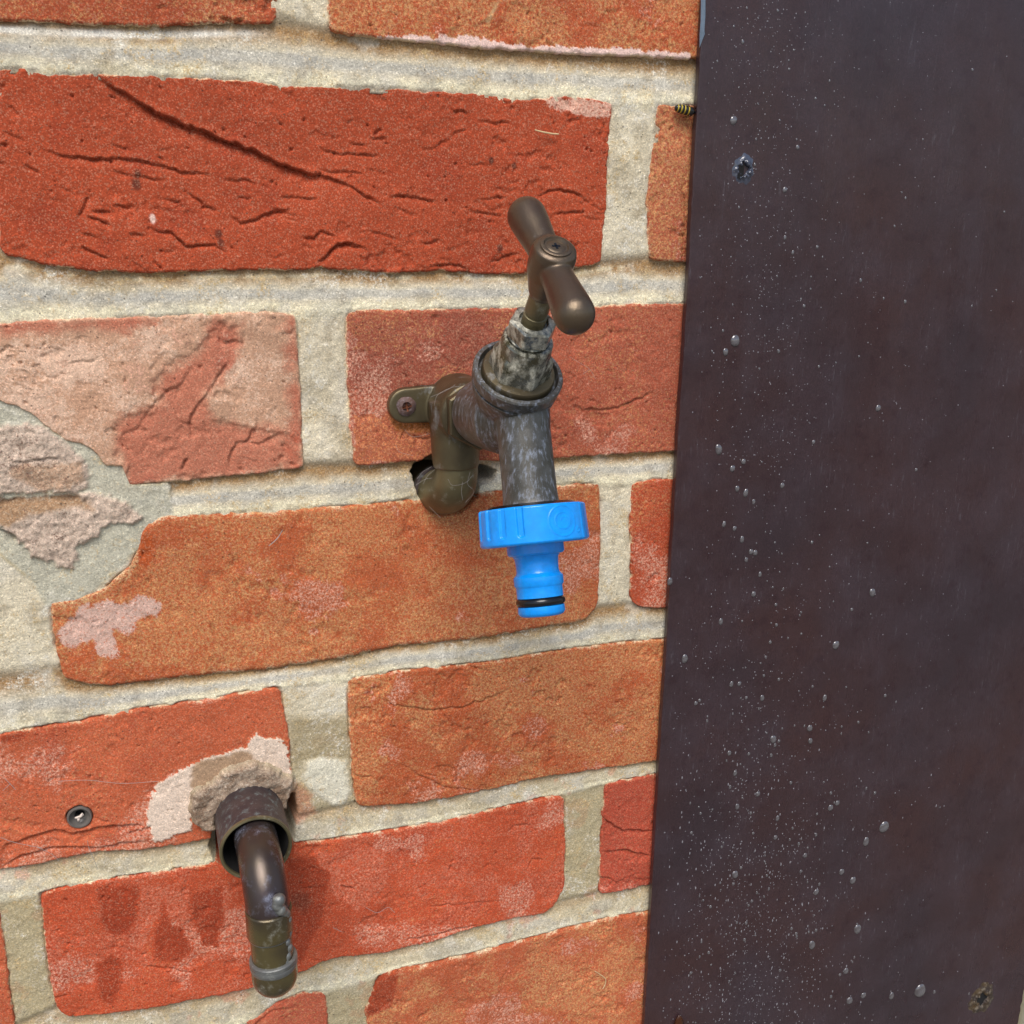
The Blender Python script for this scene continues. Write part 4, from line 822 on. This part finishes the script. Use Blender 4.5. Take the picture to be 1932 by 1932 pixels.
# board front built as a fine strip grid so its left edge can wander a little
zs = np.linspace(zt, zb, 240); V = []; F = []
bm = bmesh.new()
cols_ = [0, .5, 1.2]; rowsv = []
def hole_disp(x, z): return 0
for z in zs:
    e = (vnoise(np.array([z*.25]), np.array([0.]), 3)[0]-.5)*.35+(vnoise(np.array([z*.03]), np.array([0.]), 4)[0]-.5)*.5
    er = (vnoise(np.array([z*.3]), np.array([5.]), 8)[0]-.5)*1.4
    x0 = xb(z)+e; pr = [(x0+.1, -1.6), (x0, BY+.5), (x0+.15, BY+.12), (x0+.5, BY)]+[(x0+.5+(xr-x0-1+er)*t, BY) for t in (.25, .5, .75, 1)]+[(xr+er, BY+.4), (xr+er, -1.6)]
    rowsv.append([bm.verts.new((x*.001, y*.001, (z+Z0)*.001)) for x, y in pr])
for i in range(len(rowsv)-1):
    for j in range(len(rowsv[0])-1): bm.faces.new((rowsv[i][j], rowsv[i+1][j], rowsv[i+1][j+1], rowsv[i][j+1]))
for rw in (rowsv[0], rowsv[-1]): bm.faces.new(rw)
for i in range(len(rowsv)-1): bm.faces.new((rowsv[i][0], rowsv[i][-1], rowsv[i+1][-1], rowsv[i+1][0]))
bmesh.ops.recalc_face_normals(bm, faces=bm.faces)
for f in bm.faces: f.smooth = False
me = bpy.data.meshes.new('panel'); bm.to_mesh(me); bm.free(); me.materials.append(M_BOARD); link(bpy.data.objects.new('panel', me), board)
# grey film peeling at the upper edge
P = [at(1323, -20, BY), at(1331, -20, BY-.4), at(1331, 30, BY-.4), at(1329, 56, BY-.5), at(1330, 64, BY-.4), at(1325, 76, BY-.2), at(1320, 90, BY+.4), at(1320, 66, BY+.3), at(1322, 40, BY+.2)]
V = [tuple(p) for p in P]+[tuple(p+np.array([.1, .35, 0])) for p in P]; n = len(P)
mesh_np('edge_film', V, [tuple(range(n))[::-1], tuple(range(n, 2*n))]+[(i, (i+1) % n, n+(i+1) % n, n+i) for i in range(n)], M_GREYFILM, board, smooth=False)
# screw holes: raised torn rim round a black opening
def torn(name, c, r, mat, asym, seed):
    V = []; n = 60; rr = random.Random(seed); m = 9; hts = [.05, .5, .85, .95, .7, .62, .35, .12, 0]; rad = [.42, .46, .54, .62, .70, .78, .88, 1.0, 1.15]
    ph = [rr.uniform(0, 6) for _ in range(6)]
    for j in range(m):
        for i in range(n):
            t = 2*math.pi*i/n; e = .20*math.sin(4*t+1) if j < 3 else 0
            k = r*rad[j]*(1+e+.07*math.sin(3*t+ph[0]+j*.3)+.06*math.sin(7*t+ph[1]-j*.5)+.04*math.sin(13*t+ph[2]+j))
            hh = hts[j]*(1+asym*math.cos(t-.4)+.35*math.sin(5*t+ph[3]+j*.9)+.25*math.sin(11*t+ph[4]-j))*1.1
            V.append((c[0]+k*math.cos(t)*.85, BY-max(hh, 0)-.02, c[2]+k*math.sin(t)))
    F = [(j*n+i, j*n+(i+1) % n, (j+1)*n+(i+1) % n, (j+1)*n+i) for j in range(m-1) for i in range(n)]
    return mesh_np(name, V, F, mat, board)
def disc(name, c, rx, rz, y, mat, n=24, star_=0):
    V = [(c[0]+rx*math.cos(2*math.pi*i/n)*(1+star_*math.sin(8*math.pi*i/n+1)), y, c[2]+rz*math.sin(2*math.pi*i/n)*(1+star_*math.sin(8*math.pi*i/n+1))) for i in range(n)]
    V += [(v[0], y+.02, v[2]) for v in V]
    return mesh_np(name, V, [tuple(range(n)), tuple(range(n, 2*n))[::-1]]+[(i, n+i, n+(i+1) % n, (i+1) % n) for i in range(n)], mat, board, smooth=False)
disc('screw_hole', h2, 4.4, 4.9, BY-.06, M_HOLE, 32, .28)
torn('torn_rim', h2, 9.4, metal('torn_paint', (.035, .022, .018), (.085, .052, .022), (.22, .18, .13), .30, .45, .0, .3, 1.0, .0004, .14), .3, 4)
M_BLUEG = plain('bluish_highlight', (.055, .06, .085), .16, 0, .8)  # bluish highlight on the rim, put into its base colour
torn('torn_rim', h1+np.array([.8, 0, 1.0]), 5.0, M_BLUEG, .5, 7)
V = [(h1[0]+x, BY-.62+y, h1[2]+z) for y in (0, .5) for x, z in ((-1.6, 2.6), (.9, 2.9), (.6, -2.0), (-.6, -3.0), (-2.0, -2.4))]
mesh_np('screw_hole', V, [(0, 1, 2, 3, 4), (9, 8, 7, 6, 5)]+[(i, 5+i, 5+(i+1) % 5, (i+1) % 5) for i in range(5)], M_HOLE, board, smooth=False)
# water drops
def drop_mesh(r, el, seed):
    rr = random.Random(seed); V = [(0, -r*.42, 0)]; n = 14; F = []
    for ring, (s, h_) in enumerate([(.45, .38), (.78, .24), (.97, .08), (1.0, -.02)]):
        for i in range(n):
            t = 2*math.pi*i/n; k = r*s*(1+.05*math.sin(2*t+seed)+.04*math.sin(3*t+seed*2))
            V.append((k*math.cos(t), -r*h_, k*el*math.sin(t)-(.08*r*el if s < .9 else 0)))
    F = [(0, 1+(i+1) % n, 1+i) for i in range(n)]
    for j in range(3):
        for i in range(n): F.append((1+j*n+i, 1+j*n+(i+1) % n, 1+(j+1)*n+(i+1) % n, 1+(j+1)*n+i))
    return V, F
DM = []
for s in range(6):
    V, F = drop_mesh(1.0, 1.0+.05*s, s); o = mesh_np('water_drop', np.array(V)-np.array([0, 0, Z0]), F, M_DROP, None); DM.append(o.data); bpy.data.objects.remove(o)
rd = random.Random(21); DR = []
for u, v, r in [(1577, 1217, 8), (1668, 1560, 11), (1736, 1869, 13), (1618, 1753, 8.5), (1532, 1783, 7.5), (1634, 1588, 7), (1609, 1661, 7), (1588, 1645, 6), (1603, 1888, 7), (1459, 1395, 7), (1438, 1317, 5), (1556, 1317, 5), (1540, 1683, 6), (1567, 1524, 6), (1596, 1832, 6), (1387, 1650, 7), (1292, 1243, 7), (1682, 1879, 6), (1629, 1878, 6), (1580, 1515, 5), (1528, 1374, 6), (1529, 1398, 5), (1391, 1522, 5), (1467, 1544, 4.5), (1430, 1498, 5), (1463, 1580, 4.5), (1519, 1614, 4.5), (1376, 1421, 4.5), (1387, 1459, 4.5), (1380, 1291, 4.5), (1395, 1290, 4.5), (1313, 1327, 4),
        (1387, 643, 10), (1369, 664, 6), (1356, 848, 8), (1407, 930, 6), (1382, 884, 6), (1476, 916, 5), (1422, 1121, 5), (1646, 1118, 7), (1264, 1097, 6), (1400, 1018, 5), (1384, 227, 8), (1481, 358, 5), (1403, 871, 5), (1391, 922, 5), (1422, 947, 4), (1366, 989, 4.5), (1386, 997, 4.5), (1417, 1041, 5), (1425, 1043, 5), (1408, 1056, 4), (1434, 1084, 4), (1360, 1173, 5), (1535, 834, 4), (1657, 770, 6), (1505, 278, 4)]: DR.append((u, v, r))
while len(DR) < 290:
    z = rd.random()
    if z < .45: u, v = rd.gauss(1500, 75), rd.uniform(1000, 1932)
    elif z < .62: u, v = rd.gauss(1460, 50), rd.uniform(0, 700)
    elif z < .85: u, v = rd.gauss(1370, 60), rd.uniform(1250, 1932)
    else: u, v = rd.uniform(1340, 1900), rd.uniform(100, 1900)
    if u < 1335-.056*v+12 or u > 1915: continue
    DR.append((u, v, rd.choice([1.6, 1.8, 2.0, 2.2, 2.6, 3.2])))
for i, (u, v, r) in enumerate(DR):
    p = at(u, v, BY); pxmm = FPX/(-((p-CAM_P)@CM)[2]); r_ = r/pxmm
    o = bpy.data.objects.new('water_drop', DM[i % 6]); link(o, board)
    o.location = (p[0]*.001, (BY-.01)*.001, (p[2]+Z0)*.001); o.scale = (r_*.95, r_*.9, r_*1.05); o.rotation_euler = (0, rd.uniform(-.2, .2), 0)
V = []; F = []; n = 0
while n < 3000:
    z = rd.random()
    if z < .5: u, v = rd.gauss(1420, 90), 1932-abs(rd.gauss(0, 420))
    elif z < .75: u, v = rd.gauss(1440, 60), rd.uniform(0, 900)
    else: u, v = rd.gauss(1600, 180), rd.uniform(0, 1932)
    if u < 1335-.056*v+4 or u > 1915 or v < -20: continue
    n += 1; p = at(u, v, BY); r = rd.choice([.11, .14, .16, .2, .26])*(1.0+.4*(v/1932)); el = rd.choice([.8, 1, 1.3, 2.4]) if v > 1400 else rd.choice([.8, .9, 1.1])
    k = len(V); m = 6; V.append((p[0], BY-r*.5, p[2]))
    for i in range(m): t = 2*math.pi*i/m; V.append((p[0]+r*math.cos(t), BY-.01, p[2]+r*el*math.sin(t)))
    F += [(k, k+1+(i+1) % m, k+1+i) for i in range(m)]
M_DUST = plain('dried_spots', (.24, .225, .24), .5)
o = mesh_np('dried_spots', V, F, M_DUST, board); o['kind'] = 'stuff'
inv = Matrix.Translation(board.location).inverted()
settle(board)

strip = box('timber_strip', xr+4, xr+60, -6, 3, -720, 176, M_TIMBER, None, .6)
strip['label'] = 'pale timber strip showing beyond the right edge of the brown board'; strip['category'] = 'timber strip'

# ------------------------------------------------------------------ small things
wp = at(1293, 208, -3.0); wasp = thing('wasp', 'black and yellow wasp crawling in behind the edge of the brown board', 'wasp', tuple(wp))
V, F = lathe('', (wp[0]-4.6, -2.6, wp[2]+.9), (1, -.02, -.17), [(-.1, .02), (.35, .8), (.9, 1.35), (1.1, 1.2), (1.5, 1.5), (2.2, 1.7), (2.5, 1.5), (2.9, 1.75), (3.7, 1.85), (4.0, 1.6), (4.4, 1.8), (5.4, 1.85), (5.8, 1.6), (6.2, 1.75), (8, 1.5), (9, .4)], None, seg=20, build=False)
cc = np.zeros((len(V), 3)); Y_ = lin(222, 190, 60); K_ = lin(30, 28, 26)
for i, v in enumerate(V): j = i//20; cc[i] = Y_ if (j in (3, 6, 9, 12) or (v.z < wp[2]-1.0 and j % 3 == 0)) else K_
mesh_np('abdomen', [tuple(v) for v in V], F, M_WASP, wasp, cc)
lathe('thorax', (wp[0]+4.2, -2.8, wp[2]-.7), (1, 0, -.1), [(0, .2), (.5, 1.4), (1.6, 1.9), (2.8, 1.5), (3.4, .2)], M_RUBBER, wasp, 20)
for k, (dx, s) in enumerate([(1.5, -1), (2.8, -1), (3.6, 1), (1.2, 1)]):
    tube('leg', [(wp[0]+dx+1, -2.6, wp[2]-.4*s*-1), (wp[0]+dx, -3.6, wp[2]+s*1.8), (wp[0]+dx-1.2, -.6, wp[2]+s*2.6)], [.22, .2, .12], M_SHELL, wasp, 6, 4)
settle(wasp)
bp = at(1281, 1932, BY-1.2); bug = thing('beetle', 'shiny dark brown beetle on the brown board at the bottom of the picture', 'beetle', tuple(bp))
V, F = lathe('', (bp[0]-.1, BY-.9, bp[2]+5.4), (0, 0, -1), [(0, .05), (.5, .7), (1.5, 1.35), (3, 1.9), (5, 2.5), (8, 3.0), (11, 2.6), (13, 1.2), (13.4, .1)], None, seg=28, build=False)
mesh_np('shell', [(v.x, BY-.9+(v.y-BY+.9)*.6, v.z) for v in V], F, M_SHELL, bug)
for s in (-1, 1): tube('antenna', [(bp[0]+.8*s, BY-.8, bp[2]+4.4), (bp[0]+2.4*s, BY-1.6, bp[2]+1.5), (bp[0]+3.6*s, BY-.2, bp[2]-2)], [.2, .18, .1], M_SHELL, bug, 6, 4)
settle(bug)
def strand(name, px, r, mat, label, cat, Y=-1.2, parent=None):
    pts = []
    for i, (u, v) in enumerate(px): p = at(u, v, Y-.4*(i % 2)); pts.append(tuple(p))
    o = tube(name, pts, [r*.7, r, r*.8], mat, parent, 6, 4)
    if label: o['label'] = label; o['category'] = cat
    return o
strand('straw', [(1009, 245), (1024, 249), (1040, 252), (1054, 253)], .33, M_STRAW, 'short pale straw stuck on the red brick above the tap handle', 'straw', -1.6)
strand('dry_grass', [(1110, 1821), (1122, 1832), (1141, 1845), (1142, 1856), (1137, 1866)][1:], .25, M_STRAW, None, None)
bpy.data.objects['dry_grass']['label'] = 'curled dry grass stem on the brick beside the brown board, low down'; bpy.data.objects['dry_grass']['category'] = 'grass stem'
strand('fibre', [(507, 1030), (517, 1022), (526, 1012), (533, 1000)], .2, M_WEB, 'short pale hair on the brick left of the blue hose connector', 'hair')
web = thing('cobweb', 'fine pale cobweb threads clinging to the tap elbow and the brick beside it', 'cobweb', tuple(at(850, 900, -20)))
E_ = lambda p, Y: [tuple(at(709+a*.2344, 679+b*.2344, Y)) for a, b in p]
rw = random.Random(3)
for pts, Y in [([(470, 370), (500, 280), (620, 220), (700, 215)], -25), ([(440, 300), (560, 250), (640, 200)], -22), ([(580, 960), (620, 1010), (720, 990), (780, 930)], -23), ([(700, 980), (690, 1060), (700, 1130)], -23), ([(760, 900), (740, 1000), (790, 1060), (720, 1150)], -22), ([(430, 1180), (520, 1270)], -10), ([(230, 560), (300, 620), (450, 590)], -4), ([(160, 680), (190, 740), (300, 770)], -3), ([(1560, 1390), (1640, 1440), (1720, 1490), (1770, 1570)], -3), ([(1720, 1490), (1670, 1530)], -3), ([(380, 1000), (420, 930), (480, 880)], -12), ([(330, 960), (380, 900), (450, 860)], -8), ([(320, 1010), (400, 960), (470, 950)], -8)]:
    if Y == -3 and pts[0][0] > 1000: q_ = [tuple(at(709+a*.2344, 347+b*.2344, Y)) for a, b in pts]
    else: q_ = E_(pts, Y)
    tube('thread', q_, .05, M_WEB, web, 5, 5)
settle(web)
web2 = thing('cobweb', 'wispy cobweb threads across the brick by the wall plug', 'cobweb', tuple(at(100, 1500, -1)))
for p in ([(0, 1580), (30, 1590), (80, 1600)], [(70, 1598), (95, 1610), (110, 1622), (108, 1625)], [(110, 1474), (165, 1472), (230, 1478), (300, 1474)], [(165, 1585), (168, 1600), (185, 1640)], [(10, 1470), (30, 1490)], [(20, 1478), (5, 1492)], [(690, 1712), (712, 1722), (732, 1712), (745, 1722)], [(628, 1750), (645, 1758)]):
    tube('thread', [tuple(at(u, v, -1.3)) for u, v in p], .08, M_WEB, web2, 5, 5)
settle(web2)

# ------------------------------------------------------------------ ground in front of the wall (below the picture)
def groundmat():
    m, N, L, P = newmat('paving'); co = mmcoord(N, L)
    L.new(ramp(N, L, noise(N, L, co, .01, 5, .6), [(.3, (.13, .12, .10)), (.7, (.22, .20, .17))]), P.inputs['Base Color']); P.inputs['Roughness'].default_value = .9
    return m
me = bpy.data.meshes.new('ground'); me.from_pydata([(-200, -200, 0), (200, -200, 0), (200, 200, 0), (-200, 200, 0)], [], [(0, 1, 2, 3)]); me.materials.append(groundmat())
g = link(bpy.data.objects.new('ground', me)); g['kind'] = 'structure'
